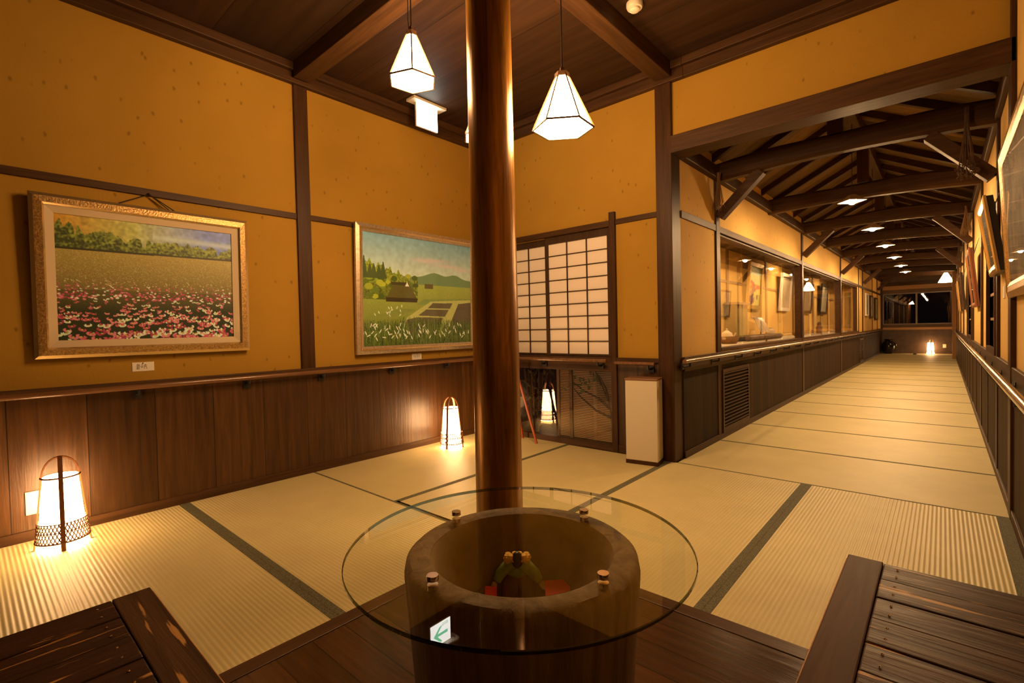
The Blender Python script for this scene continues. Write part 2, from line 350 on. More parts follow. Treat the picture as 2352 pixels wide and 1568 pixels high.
# back wall
trim(bx(XL, XC+.1, YB-.045, YB, 2.757, 2.83), M['beam_x'], bev=.004); trim(bx(XL, XC+.1, YB-.07, YB, 2.832, ZC), M['beam_x'], bev=.004)
trim(bx(-1.942, -1.585, YB-.014, YB, 1.815, 1.855), M['beam_x'], bev=.002)
trim(bx(-1.992, -1.942, YB-.03, YB+.05, 0, 1.915), M['post'], bev=.002)                                # jamb post beside the shoji
trim(bx(-3.36, -1.992, YB-.025, YB+.06, 1.805, 1.853), M['beam_x'], bev=.002)                          # lintel of the shoji
trim(bx(-3.36, -1.992, YB-.02, YB+.06, .645, .762), M['beam_x'], bev=.002)                             # sill between shoji and low window
trim(bx(-3.433, -3.36, YB-.03, YB+.05, 0, 1.853), M['post'], bev=.002)
struct('wall_back_wainscot', bx(-1.942, -1.585, YB-.012, YB, 0, .74), M['wains_x'])
trim(bx(-1.942, -1.585, YB-.03, YB, .728, .76), M['beam_x'], bev=.003)
struct('baseboard_back', bx(-1.942, -1.585, YB-.022, YB, 0, .06), M['beam_x'], bev=.002)
# corner post and opening lintel, right-hand post
trim(bx(-1.588, XC+.002, YB-.035, YB+.12, 0, 2.757), M['post'], bev=.004)
trim(bx(XC+.002, XR, YB-.045, YB+.13, 2.245, 2.368), M['beam_x'], bev=.005)
trim(bx(XC+.1, XR, YB-.045, YB, 2.757, 2.83), M['beam_x'], bev=.004); trim(bx(XC+.1, XR, YB-.07, YB, 2.832, ZC), M['beam_x'], bev=.004)
trim(bx(XR-.022, XR, YB-.045, YB+.075, 0, 2.757), M['post'], bev=.003)
# ceiling beams that cross at the log pillar
trim(bx(XL+.075, XR, 1.580, 1.700, 2.775, ZC), M['beam_x'], bev=.004)
trim(bx(-1.570, -1.450, 1.700, YB-.07, 2.775, ZC), M['beam_y'], bev=.004)
trim(bx(-1.570, -1.450, YS, 1.580, 2.775, ZC), M['beam_y'], bev=.004)

# --- trims of the gallery, left side
PY = [4.37, 7.77, 11.17, 14.57]
for y in PY: trim(bx(XC-.07, XC+.016, y-.045, y+.045, 0, 2.24), M['post'], bev=.003)
for y in (13.82, 16.75, 18.1): trim(bx(XC-.03, XC+.012, y-.03, y+.03, .76 if y > 15 else 0, 2.24), M['post'], bev=.002)
ys = [YB+.12]+PY+[YE]
for a, b in zip(ys[:-1], ys[1:]):
    trim(bx(XC, XC+.012, a+.045 if a > 4 else a, b-.045 if b < 19 else b, 1.808, 1.862), M['beam_y'], bev=.002)
struct('wall_gallery_wainscot', bx(XC, XC+.010, YB+.12, YE, 0, .70), M['wains_g'])
trim(bx(XC, XC+.020, YB+.12, YE, .655, .765), M['beam_y'], bev=.003)
struct('baseboard_gallery_left', bx(XC, XC+.020, YB+.12, YE, 0, .05), M['beam_y'], bev=.002)
trim(bx(XC-.03, XC+.05, YB+.12, YE, 2.24, 2.345), M['beam_y'], bev=.006)         # wall plate
trim(bx(XR-.03, XR, YB+.12, YE, 2.24, 2.345), M['beam_y'], bev=.006)
# right side
for y in (4.37, 6.07, 7.77, 9.47, 11.17, 12.87, 14.57, 16.27): trim(bx(XR-.016, XR, y-.04, y+.04, 0, 2.24), M['post'], bev=.003)
struct('wall_right_wainscot', bx(XR-.010, XR, YS, YE, 0, .70), M['wains_g'])
trim(bx(XR-.018, XR, YS, YE, .66, .76), M['beam_y'], bev=.003)
struct('baseboard_right', bx(XR-.020, XR, 1.8, YE, 0, .05), M['beam_y'], bev=.002)
for y in np.arange(4.37+.85, 18, 1.7): trim(bx(XR-.014, XR-.008, y-.006, y+.006, .05, .66), M['post'])
# far wall
struct('wall_far_wainscot', bx(XC, XR, YE-.012, YE, 0, .73), plain('far_wainscot', (.055,.028,.012), .5, noise=.3, nscale=8))
trim(bx(XC, XR, YE-.04, YE, .73, .80), wood('honey_sill', (.30,.16,.06), (.42,.24,.10), 'x'), bev=.003); trim(bx(XC, XR, YE-.06, YE, 1.97, 2.09), wood('honey_lintel', (.30,.16,.06), (.42,.24,.10), 'x'), bev=.003)
trim(bx(XC, XR, YE-.09, YE, 2.09, 2.2), M['beam_x'])
trim(bx(XR-.09, XR, 16.9, 17.02, 0, 2.3), wood('lamplit_post', (.30,.14,.05), (.42,.21,.08), 'z'), bev=.004)  # lamplight on this post painted in as a brighter orange wood
trim(bx(XC, XC+.05, YE-.10, YE, 0, 2.2), M['post'])

# --- tatami mats
def mat(x0, x1, y0, y1, ax, borders, label, grp):
    g = .0004
    o = MB().box(x0+g, x1-g, y0+g, y1-g, -.034, 0).build('tatami_mat', M['tat_'+ax]); tag(o, label, 'tatami mat', grp)
    for s, w in borders:
        b = MB()
        if s == 'x0': b.box(x0+g, x0+w, y0+g, y1-g, -.03, .0012)
        if s == 'x1': b.box(x1-w, x1-g, y0+g, y1-g, -.03, .0012)
        if s == 'y0': b.box(x0+g, x1-g, y0+g, y0+w, -.03, .0012)
        if s == 'y1': b.box(x0+g, x1-g, y1-w, y1-g, -.03, .0012)
        b.build('cloth_border', M['cloth'], o)
HG = 'tatami mats of the hall'
for _i, _y in enumerate((-2.7, -1.81)): mat(XL, -1.605, _y, _y+.89, 'x', [('y1', .028), ('y0', .028)], 'tatami mat of the hall further behind the camera', HG)
mat(XL, -1.605, -.92, -.03, 'x', [('y1', .028), ('y0', .028)], 'tatami mat along the flower-picture wall, nearest the camera', HG)
mat(XL, -1.605, -.03, .855, 'x', [('y1', .028), ('y0', .028)], 'tatami mat under the lit floor lantern at the left edge of the picture', HG)
mat(XL, -1.605, .855, 1.672, 'x', [('y0', .028), ('y1', .014)], 'tatami mat along the left wall between the two floor lanterns', HG)
mat(XL, -2.425, 1.672, YB-.022, 'y', [('x1', .018)], 'tatami mat under the floor lantern beside the easel', HG)
mat(-2.425, -1.52, 1.69, YB-.035, 'y', [('x0', .018), ('x1', .022)], 'tatami mat in front of the shoji with the tall beige box standing on it', HG)
mat(-1.52, -.635, 1.69, 3.445, 'y', [('x0', .022), ('x1', .030)], 'tatami mat between the log pillar and the opening of the gallery', HG)
mat(-.635, XR-.02, 1.69, 3.445, 'y', [('x0', .030), ('x1', .05)], 'tatami mat along the right wall, just beyond the dark bench', HG)
CG = 'tatami mats laid crosswise along the gallery'
ORD = ['first','second','third','fourth','fifth','sixth','seventh','eighth','ninth','tenth','eleventh','twelfth','thirteenth','fourteenth','fifteenth','sixteenth','seventeenth','eighteenth']
yy = 3.445; k = 0
while yy < YE-.2:
    y2 = min(yy+.902, YE-.014)
    mat(XC+.012, XR-.012, yy, y2, 'x', [('y0', .012), ('y1', .012)], 'gallery tatami mat laid crosswise, %s from the hall' % ORD[k], CG)
    yy = y2; k += 1

# ------------------------------------------------------------------ log pillar
t = tag(MB().lathe([(.108, 0), (.106, .25), (.1045, .9), (.102, 1.5), (.100, 2.2), (.097, 2.78)], (-1.515, 1.602, .002), 40, jit=.004).build('wooden_pillar', M['pillar'], smooth=True),
        'round polished log pillar rising from the corner of the boarded floor to the ceiling', 'pillar')

# ------------------------------------------------------------------ gallery trusses
yl = 4.37; k = 0
while yl < YE-.3:
    T = thing('tie_beam', '%s dark roof tie beam across the gallery counted from the hall%s' % (ORD[k], ', with corner braces' if k % 2 == 0 and k < 6 else ''), 'beam', (RX0, yl, 2.2), 'tie beams across the gallery')
    # slightly arched hewn beam
    n = 10; vs = []; w = .055
    for i in range(n+1):
        u = i/n; x = XC-.0+.001+u*(XR-XC-.002); c = .035*math.sin(PI*u)-(.02 if k % 2 else 0)*u
        zb = 2.225 + c; zt = 2.375 + c + .01*math.sin(9*u+k)
        vs += [(x, yl-w, zb+.02), (x, yl-w, zt-.02), (x, yl-w*.6, zt), (x, yl+w*.6, zt), (x, yl+w, zt-.02), (x, yl+w, zb+.02), (x, yl+w*.6, zb), (x, yl-w*.6, zb)]
    fs = [tuple(range(8)), tuple(n*8+j for j in range(8))[::-1]]
    for i in range(n):
        for j in range(8): fs.append((i*8+j, (i+1)*8+j, (i+1)*8+(j+1) % 8, i*8+(j+1) % 8))
    MB().add(vs, fs).build('beam', M['beam_x'], T, bev=0)
    MB().box(RX0-.047, RX0+.047, yl-.04, yl+.04, 2.40, 2.74).build('king_post', M['post'], T, bev=.003)
    if k % 2 == 0:
        MB().bar((XC+.03, yl, 1.93), (XC+.36, yl, 2.25), .075, .085, (0,1,0)).build('knee_brace', M['brace'], T, bev=.003)
        if k < 6: MB().bar((XR-.03, yl, 1.90), (XR-.34, yl, 2.24), .075, .085, (0,1,0)).build('knee_brace', M['brace'], T, bev=.003)
    yl += 1.70; k += 1
trim(bx(RX0-.05, RX0+.05, YB+.13, YE, 2.74, 2.86), M['beam_y'], bev=.004)
k = 0; rl = 3.80
raf = None
sl = (RZ-2.40)/(RX0-(XC-.1)); sr = (RZ-2.40)/((XR+.1)-RX0)
def rafmesh(y):
    mb = MB()
    mb.bar((XC-.02, y, 2.40+sl*.08-.03), (RX0-.05, y, RZ-.055), .05, .05)
    return mb
while rl < YE-.2:
    trim(MB().bar((XC-.02, rl, 2.412), (RX0-.05, rl, RZ-.058), .045, .055), M['brace']); trim(MB().bar((XR+.02, rl, 2.402), (RX0+.05, rl, RZ-.058), .045, .055), M['brace'])
    rl += .50

# ------------------------------------------------------------------ shoji and the low glazed window
def shoji(x0, x1, y, label):
    T = thing('shoji_panel', label, 'shoji screen', ((x0+x1)/2, y, .765), 'shoji screens over the low window')
    z0, z1 = .765, 1.805; sw = .032
    f = MB(); f.box(x0, x0+sw, y-.014, y+.014, z0, z1); f.box(x1-sw, x1, y-.014, y+.014, z0, z1); f.box(x0+sw, x1-sw, y-.014, y+.014, z0, z0+.018); f.box(x0+sw, x1-sw, y-.014, y+.014, 1.745, z1)
    FR = f.build('frame', M['shoji'], T)
    l = MB(); a, b = x0+sw, x1-sw
    for i in (1, 2): l.box(a+(b-a)*i/3-.0045, a+(b-a)*i/3+.0045, y-.010, y-.001, z0+.018, 1.745)
    for i in range(1, 9):
        z = z0+.018+(1.745-z0-.018)*i/9; l.box(a, b, y-.009, y-.001, z-.0035, z+.0035)
    l.build('lattice', M['shoji'], FR)
    MB().box(a-.005, b+.005, y, y+.002, z0+.012, 1.75).build('paper', M['paper'], T)
shoji(-2.655, -1.994, YB+.012, 'shoji screen with translucent white paper nearest the jamb post and corner')
shoji(-3.34, -2.625, YB+.042, 'shoji screen partly hidden by the log pillar')
T = thing('window_1', 'low window with dark wooden frame', 'window', (-2.68, YB, .0)); 
for q in ('label', 'category'): del T[q]
T['kind'] = 'structure'
f = MB(); f.box(-3.36, -1.992, YB-.02, YB+.05, 0, .047); f.box(-2.445, -2.415, YB+.032, YB+.05, .047, .645); f.box(-3.36, -3.31, YB+.0, YB+.05, .047, .645)
f.build('frame', M['beam_x'], T)
MB().box(-3.31, -1.992, YB+.010, YB+.014, .047, .645).build('pane', M['glass'], T)
# garden side of the window
struct('ground_garden', bx(-3.6, -2.02, YB+.1, 5.0, -.2, -.12), M['dark'])
T = thing('bamboo_blind', 'brown bamboo slat blind hanging outside behind the low window', 'blind', (-2.34, 3.86, -.05))
f = MB()
for i in range(44): z = -.03+i*.0155; f.bar((-2.80, 3.86, z), (-1.99+.0, 3.86, z), .006, .010)
f.build('slats', plain('blind_bamboo', (.34,.20,.085), .5), T)
f = MB(); f.box(-2.83, -2.80, 3.845, 3.875, -.12, .70); f.box(-2.43, -2.40, 3.868, 3.885, -.12, .70); f.box(-2.10, -2.08, 3.835, 3.853, -.12, .70)
f.build('frame', plain('blind_frame', (.16,.10,.05), .6), T)
T = thing('branch', 'dark twisting twig with small leaves outside the low window', 'branch', (-2.16, 3.72, .0))
f = MB()
brs = [[(-2.14,3.72,-.08),(-2.15,3.72,.18),(-2.17,3.71,.34),(-2.28,3.70,.60)], [(-2.17,3.71,.30),(-2.27,3.70,.38),(-2.42,3.69,.44),(-2.54,3.68,.52)], [(-2.16,3.71,.22),(-2.30,3.70,.27),(-2.46,3.70,.38),(-2.55,3.7,.47)], [(-2.18,3.71,.36),(-2.20,3.71,.47),(-2.26,3.70,.58)], [(-2.24,3.70,.50),(-2.30,3.70,.62)]]
for b in brs: f.tube(b, [.012-.009*i/(len(b)-1) for i in range(len(b))], 6)
f.build('stem', plain('twig_bark', (.05,.035,.02), .8), T)
f = MB()
for i in range(34):
    c = random.choice([(-2.36,3.70,.50),(-2.42,3.69,.46),(-2.55,3.68,.50),(-2.30,3.70,.56),(-2.49,3.69,.53)])
    p = Vector(c)+Vector([random.gauss(0,.035) for _ in range(3)]); a = random.random()*6.3; d = Vector((math.cos(a), .3*math.sin(a*2), math.sin(a)))*.03; e = d.cross(Vector((0,1,0)))*.35
    f.add([p-d, p+e, p+d, p-e], [(0,1,2,3)])
f.build('leaves', plain('dark_leaf', (.05,.07,.02), .6), T)
T = thing('shrub', 'dark leafy shrub outside at the left of the low window', 'shrub', (-3.1, 3.85, -.12))
f = MB()
for i in range(9): a = i*.7; f.tube([(-3.1,3.85,-.12),(-3.1+.08*math.cos(a),3.85+.05*math.sin(a),.2),(-3.1+.13*math.cos(a),3.85+.1*math.sin(a),.5+.02*i)], [.008,.006,.003], 5)
f.build('stems', plain('shrub_bark', (.05,.03,.02), .8), T)
f = MB()
for i in range(180):
    p = Vector((-3.10+max(-.2,min(.16,random.gauss(0,.09))), 3.86+random.gauss(0,.05), .30+random.gauss(0,.13))); d = Vector([random.gauss(0,1) for _ in range(3)]).normalized()*.035; e = d.cross(Vector([random.gauss(0,1) for _ in range(3)])).normalized()*.014
    f.add([p-d, p+e, p+d, p-e], [(0,1,2,3)])
f.build('leaves', plain('shrub_leaf', (.02,.04,.012), .6), T)

# ------------------------------------------------------------------ handrails
def handrail(label, p0, p1, off, brs, r=.0165, bdir=(0,0,0)):
    T = thing('handrail', label, 'handrail', (Vector(p0)+Vector(p1))/2)
    a, b = Vector(p0), Vector(p1); d = (b-a).normalized()
    MB().tube([a, a+d*.5*(b-a).length, b], r, 14).build('rail', M['rail'], T, smooth=True)
    for q in brs:
        p = a+d*q; w = Vector(off)
        m_ = MB(); m_.tube([p+Vector((0,0,-r*.8)), p+Vector((0,0,-.036)), p+w*.55+Vector((0,0,-.042)), p+w+Vector((0,0,-.042))], .0085, 8)
        c = p+w*.93+Vector((0,0,-.042)); hx = abs(off[0])*.07+.002 if off[0] else .022; hy = abs(off[1])*.07+.002 if off[1] else .022
        m_.box(c.x-hx, c.x+hx, c.y-hy, c.y+hy, c.z-.026, c.z+.026)
        m_.build('bracket', M['black'], T)
handrail('round brown handrail along the left wall under the two framed paintings', (XL+.062, -1.4, .726), (XL+.062, 3.36, .726), (-.048,0,0), [.25, .86, 1.46, 2.05, 2.63, 3.14, 3.75, 4.34], r=.0145)
handrail('round brown handrail crossing below the shoji screens', (-3.32, YB-.085, .735), (-2.0, YB-.085, .735), (0,.065,0), [.30, .66, 1.24], r=.0145)
handrail('short handrail above the tall beige box', (-1.93, YB-.075, .722), (-1.60, YB-.075, .722), (0,.060,0), [.28], r=.013)
handrail('long handrail on the left of the gallery, below the show windows', (XC+.075, YB-.02, .742), (XC+.075, 18.9, .742), (-.060,0,0), [.10+.62*i for i in range(25)], r=.0165)
handrail('long shiny handrail on the right wall of the gallery', (XR-.075, 1.5, .722), (XR-.075, 18.9, .722), (.065,0,0), [.3+.72*i for i in range(24)], r=.0175)

# louvred vents
def louvre(y0, y1, label):
    T = thing('louvre_vent', label, 'vent', (XC+.014, (y0+y1)/2, .05), 'louvred vents in the gallery wainscot')
    z0, z1 = .05, .61; x = XC+.012
    f = MB(); f.box(x, x+.014, y0, y0+.03, z0, z1); f.box(x, x+.014, y1-.03, y1, z0, z1); f.box(x, x+.014, y0+.03, y1-.03, z0, z0+.045); f.box(x, x+.014, y0+.03, y1-.03, z1-.03, z1)
    FR = f.build('frame', M['post'], T)
    MB().box(x-.001, x+.001, y0+.03, y1-.03, z0+.045, z1-.03).build('shade_sheet', plain('vent_shade', (.006,.004,.003), .9), T)  # near-black sheet stands in for the shade behind the slats
    n = 16
    for i in range(n):
        z = z0+.06+(z1-z0-.10)*i/(n-1)
        MB().bar((x+.007, y0+.03, z), (x+.007, y1-.03, z), .014, .009).build('slat', M['brace'], FR)
louvre(4.42, 5.19, 'large louvred vent in the wainscot beside the first gallery post'); louvre(13.87, 14.52, 'small distant louvred vent far down the gallery wainscot')

# ------------------------------------------------------------------ show windows on the left
MULL = [WY0]+[7.77, 11.17]+[WY1]
for k, (a, b) in enumerate(zip(MULL[:-1], MULL[1:])):
    T = thing('window_%d' % (k+2), '', '', (XC-.06, (a+b)/2, .78)); del T['label']; del T['category']; T['kind'] = 'structure'
    a2, b2 = (a if k == 0 else a+.045), b-.045 if k < 2 else b
    f = MB(); f.box(XC-.078, XC+.012, a2, b2, .775, .797); f.box(XC-.075, XC-.01, a2, b2, 1.79, 1.832)
    f.box(XC-.078, XC-.01, a2, a2+.012, .797, 1.79); f.box(XC-.078, XC-.01, b2-.012, b2, .797, 1.79)
    f.build('frame', M['beam_y'], T)
    n = 4 if k < 2 else 3
    for i in range(n):
        y0 = a2+.012+(b2-a2-.024)*i/n; y1 = a2+.012+(b2-a2-.024)*(i+1)/n; dx = .008 if i % 2 else 0
        MB().box(XC-.060+dx, XC-.056+dx, y0-.012 if i else y0, y1, .797, 1.79).build('pane', M['glass'], T)
    MB().box(XC-.045, XC-.035, (a2+b2)/2-.02, (a2+b2)/2+.02, .80, .825).build('lock', M['steel'], T)
for y in (6.07, 7.77, 9.47, 11.17, 12.87): trim(bx(-1.93, -1.915, y-.035, y+.035, .80, 1.90), wood('case_post_%d' % int(y), (.16,.09,.035), (.26,.15,.06), 'z'))
trim(bx(-1.93, -1.920, WY0, WY1, 1.50, 1.53), wood('case_rail', (.2,.12,.05), (.3,.18,.08), 'y'))

# ------------------------------------------------------------------ painting canvases
ILL = np.array([.80, .42, .20])
def alb(c, k=1.0):  # colour seen in the warm light -> pigment colour
    return np.clip(np.array(lin(c))/ILL*k, .004, .9)
def smooth(a, n):
    for _ in range(n): a = (a + np.roll(a,1,0)+np.roll(a,-1,0)+np.roll(a,1,1)+np.roll(a,-1,1))/5
    return a
def splat(img, cx, cy, rx, ry, col, cup=False, ang=0):
    H, W, _ = img.shape
    x0, x1, y0, y1 = int(cx-max(rx,ry)-1), int(cx+max(rx,ry)+2), int(cy-max(rx,ry)-1), int(cy+max(rx,ry)+2)
    for y in range(max(0,y0), min(H,y1)):
        for x in range(max(0,x0), min(W,x1)):
            dx, dy = x-cx, y-cy; u = dx*math.cos(ang)+dy*math.sin(ang); v = -dx*math.sin(ang)+dy*math.cos(ang)
            q = (u/rx)**2+(v/ry)**2
            if q <= 1 and not (cup and v < -.1*ry and abs(u) < .45*rx): img[y, x] = col if not cup or q > .25 else np.array(col)*.7
def paint_flowers(W=330, H=270):
    im = np.zeros((H, W, 3)); Y, X = np.mgrid[0:H, 0:W]; u = X/W; v = Y/H   # v=0 top
    def mixc(a, b, t): return alb(a)[None,None]*(1-t[...,None])+alb(b)[None,None]*t[...,None]
    t = np.clip(u*1.15, 0, 1)
    sky = np.where((t < .45)[...,None], mixc((172,98,18), (160,130,50), np.clip(t/.45,0,1)), mixc((160,130,50), (88,88,112), np.clip((t-.45)/.5,0,1)))
    sky *= (1+.25*smooth(rng.standard_normal((H,W)), 12)*4)[...,None].clip(.7,1.35)
    cl = np.exp(-((v-.10-.05*u)/.025)**2)*(u > .5)*.5; sky = sky*(1-cl[...,None])+alb((190,165,130))*cl[...,None]
    im[:] = sky
    crown = np.zeros(W)
    for i in range(70):
        c = rng.random(); w_ = .012+.03*rng.random(); h_ = (.035+.05*rng.random())*(1.9 if c < .12 else 1.15 if c < .3 else .85)
        q_ = 1-((np.arange(W)/W-c)/w_)**2; crown = np.maximum(crown, h_*np.sqrt(np.clip(q_, 0, 1)))
    shade_ = smooth(rng.standard_normal((H,W)), 5); shade_ /= shade_.std()
    for x in range(W):
        uu = x/W; a = int((.215-crown[x]-.01*rng.random()+(.03*uu))*H); hor = int((.285-.005*uu)*H)
        for y in range(max(0,a), hor):
            q = (y-a)/(hor-a+1)
            g = np.clip(.45+.3*shade_[y,x]-.5*q+.25*uu, 0, 1); c = alb((44,44,10))*(1-g)+alb((128,112,30))*g
            im[y, x] = c*(.85+.3*rng.random())
        for y in range(hor-3, hor+2): im[y, x] = alb((36,28,8))
    f0 = .28; k = np.clip((v-f0)/(1-f0), 0, 1)
    fld = mixc((150,106,38), (100,70,26), np.clip(k*2.2,0,1)); fld2 = mixc((100,70,26), (26,30,8), np.clip((k-.32)*3,0,1))
    fl = np.where((k < .42)[...,None], fld, fld2)*(.72+.56*rng.random((H,W)))[...,None]
    msk = v > (.284-.005*u); im[msk] = fl[msk]
    pink = [(196,92,80),(180,60,62),(150,40,50),(205,120,95),(210,105,100)]; wht = [(205,182,120),(200,165,115),(190,170,110)]
    for i in range(5200):
        k_ = (i/5200)**.85; y = (.30+.69*k_)*H; x = rng.random()*W; s = .4+9.0*k_**1.9
        if k_ < .35: c = alb([(170,120,60),(175,140,75),(160,90,50)][rng.integers(3)])
        else: c = alb((pink if rng.random() < .68 else wht)[rng.integers(3)])
        if s < 1.2: im[min(H-1,int(y)), min(W-1,int(x))] = c
        elif rng.random() < (.40 if s < 3 else .15 if s < 6 else .10):
            splat(im, x, y, s, s*.55, c, cup=s > 3, ang=rng.normal(0,.35))
            if s > 3: splat(im, x, y+s*.05, s*.28, s*.18, alb((190,130,50)))
    return im
def paint_village(W=360, H=290):
    im = np.zeros((H, W, 3)); Y, X = np.mgrid[0:H, 0:W]; u = X/W; v = Y/H
    def mixc(a, b, t): return alb(a)[None,None]*(1-t[...,None])+alb(b)[None,None]*t[...,None]
    im[:] = mixc((112,122,104), (185,160,112), np.clip(v/.40,0,1)**1.2)
    nz = smooth(rng.standard_normal((H,W)), 30); nz /= nz.std()
    im *= (1+.05*nz)[...,None]
    for cx, cy, rx in ((.52,.205,.10),(.62,.19,.12),(.75,.235,.14),(.90,.26,.08)):
        q = np.exp(-(((u-cx)/rx)**2+((v-cy)/.016)**2))*.65; im[:] = im*(1-q[...,None])+alb((196,140,110))*q[...,None]
    hill = .36-.05*np.exp(-((u-.62)/.10)**2)-.045*np.exp(-((u-.82)/.08)**2)
    m_ = (v > hill) & (v < .47); im[m_] = alb((98,100,52))
    m_ = v > .43; im[m_] = mixc((140,122,40), (96,86,22), np.clip((v-.43)*2,0,1))[m_]
    im[(v > .43)] *= (.85+.3*rng.random((H,W)))[..., None][(v > .43)]
    lh = .24+.34*np.clip(u,0,.5)+.02*np.sin(u*80)+.012*np.sin(u*190)
    m_ = (v > lh) & (v < .58) & (u < .46); im[m_] = (mixc((128,112,24), (78,72,16), np.clip((v-.25)*3,0,1))*(.7+.6*rng.random((H,W)))[...,None])[m_]
    hs = smooth(rng.standard_normal((H,W)), 4); hs /= hs.std(); im[m_] *= (1+.28*hs).clip(.4,1.6)[...,None][m_]
    for i in range(60): splat(im, rng.random()*.44*W, (.36+.2*rng.random())*H, 7+6*rng.random(), 5+3*rng.random(), alb([(120,112,24),(84,84,16),(150,128,26),(66,66,14)][rng.integers(4)])*(.8+.4*rng.random())) if rng.random() < .75 else None
    for cx, h in ((.015,.16),(.06,.10),(.09,.10),(.13,.09),(.165,.12)):
        m_ = (v > .37-h) & (v < .40) & (abs(u-cx) < .022*(v-(.37-h))/h+.003); im[m_] = alb((62,62,20))
    # thatched hut
    m_ = (v > .435) & (v < .575) & (abs(u-.32) < .07+.50*(v-.435)); im[m_] = (alb((82,62,18))*(.8+.4*rng.random((H,W)))[...,None])[m_]
    m_ = (v > .56) & (v < .60) & (abs(u-.32) < .135); im[m_] = alb((48,32,12))
    m_ = (v > .42) & (v < .445) & (abs(u-.305) < .075); im[m_] = alb((60,42,16))
    m_ = (v > .415) & (v < .455) & (abs(u-.365) < .45*(v-.413)); im[m_] = alb((205,185,140))
    m_ = (v > .42) & (v < .465) & (abs(u-.565) < .04); im[m_] = alb((84,60,22))
    # paddies and paths
    def quad(pts, c, nzv=.35):
        m_ = np.ones((H,W), bool); n = len(pts)
        for i in range(n):
            (ax, ay), (bx_, by) = pts[i], pts[(i+1) % n]; m_ &= ((bx_-ax)*(v-ay)-(by-ay)*(u-bx_+bx_-ax)) >= 0
        im[m_] = (alb(c)*(1-nzv/2+nzv*rng.random((H,W)))[...,None])[m_]
    quad([(.52,.565),(1.0,.545),(1.0,.61),(.44,.62)], (110,104,40))
    quad([(0,.655),(.30,.66),(.50,.60),(.56,.60),(.40,.69),(.22,.735),(0,.75)], (112,100,34))
    quad([(.58,.585),(1.0,.555),(1.0,.90),(.30,.90),(.36,.74)], (160,132,58))
    quad([(.60,.60),(.80,.595),(.77,.65),(.55,.65)], (84,62,34)); quad([(.54,.66),(.76,.66),(.72,.73),(.46,.72)], (84,62,34)); quad([(.45,.735),(.70,.74),(.64,.90),(.32,.90),(.36,.76)], (92,66,34)); quad([(.86,.60),(1.01,.58),(1.01,.92),(.72,.92)], (82,58,32))
    # foreground reeds
    for i in range(2600):
        x = rng.random(); y0 = .80+.24*rng.random()+.06*abs(x-.55); L_ = 12+14*rng.random(); c = alb([(48,52,12),(70,74,16),(96,92,28),(36,40,10)][rng.integers(4)])
        for q in range(int(L_)):
            yy_ = int(y0*H)-q; xx = int(x*W+.12*q*(rng.random()-.5))
            if 0 <= yy_ < H and 0 <= xx < W: im[yy_, xx] = c
    for i in range(110):
        x = rng.random(); lo = rng.random() < .6
        y = (.80+.13*rng.random()) if lo else (.62+.12*rng.random())
        if not lo and x > .35: continue
        s = 6 if lo else 4; splat(im, x*W, y*H, s, 1.3, alb((200,182,118)), ang=-1.1+.5*rng.normal() if rng.random() < .6 else 1.1)
    return im
def canvas(name, im, mat_, P0, U, V, parent):
    # P0 top-left corner as seen, U across, V down
    H, W, _ = im.shape; o0 = Vector(ORIG[parent.name]); P0 = np.array(P0)-np.array(o0); U = np.array(U); V = np.array(V)
    a = np.linspace(0,1,W); b = np.linspace(0,1,H); A, B_ = np.meshgrid(a, b)
    vs = P0[None,None]+A[...,None]*U+B_[...,None]*V
    idx = np.arange(W*H).reshape(H, W); q = np.stack([idx[:-1,:-1], idx[1:,:-1], idx[1:,1:], idx[:-1,1:]], -1).reshape(-1,4)
    me = bpy.data.meshes.new(name); me.vertices.add(W*H); me.vertices.foreach_set('co', vs.reshape(-1).astype(np.float32))
    me.loops.add(q.size); me.loops.foreach_set('vertex_index', q.reshape(-1).astype(np.int32))
    me.polygons.add(len(q)); me.polygons.foreach_set('loop_start', (np.arange(len(q))*4).astype(np.int32))
    me.update(calc_edges=True)
    ca = me.color_attributes.new('Paint', 'FLOAT_COLOR', 'POINT')
    ca.data.foreach_set('color', np.concatenate([im, np.ones((H,W,1))], -1).reshape(-1).astype(np.float32))
    me.materials.append(mat_)
    ob = bpy.data.objects.new(name, me); COL.objects.link(ob); ob.parent = parent; ORIG[ob.name] = tuple(o0)
    return ob
M['canvas'] = vcol('oil_paint', .42, .12)
M['canvas_gl'] = vcol('painting_behind_glass', .5, .6)

def wall_frame(T, cy, cz, hw, hh, x, dx, steps):
    """moulding made of nested rings on a plane facing +X that leans forward; steps: (inset0, inset1, depth0, depth1, material, name)"""
    for (i0, i1, d0, d1, mt, nm) in steps:
        f = MB()
        def P(s, t, d):
            z = cz+t; return (x+d+dx*(t+hh)/(2*hh), cy+s, z)
        A = [(-hw+i0, -hh+i0), (hw-i0, -hh+i0), (hw-i0, hh-i0), (-hw+i0, hh-i0)]; Bq = [(-hw+i1, -hh+i1), (hw-i1, -hh+i1), (hw-i1, hh-i1), (-hw+i1, hh-i1)]
        vs = [P(s,t,0) for s,t in A]+[P(s,t,d0) for s,t in A]+[P(s,t,d1) for s,t in Bq]+[P(s,t,0) for s,t in Bq]
        fs = []
        for i in range(4):
            j = (i+1) % 4
            for k_ in range(3): fs.append((k_*4+i, k_*4+j, (k_+1)*4+j, (k_+1)*4+i))
            fs.append((12+i, 12+j, j, i))
        f.add(vs, fs); f.build(nm, mt, T)
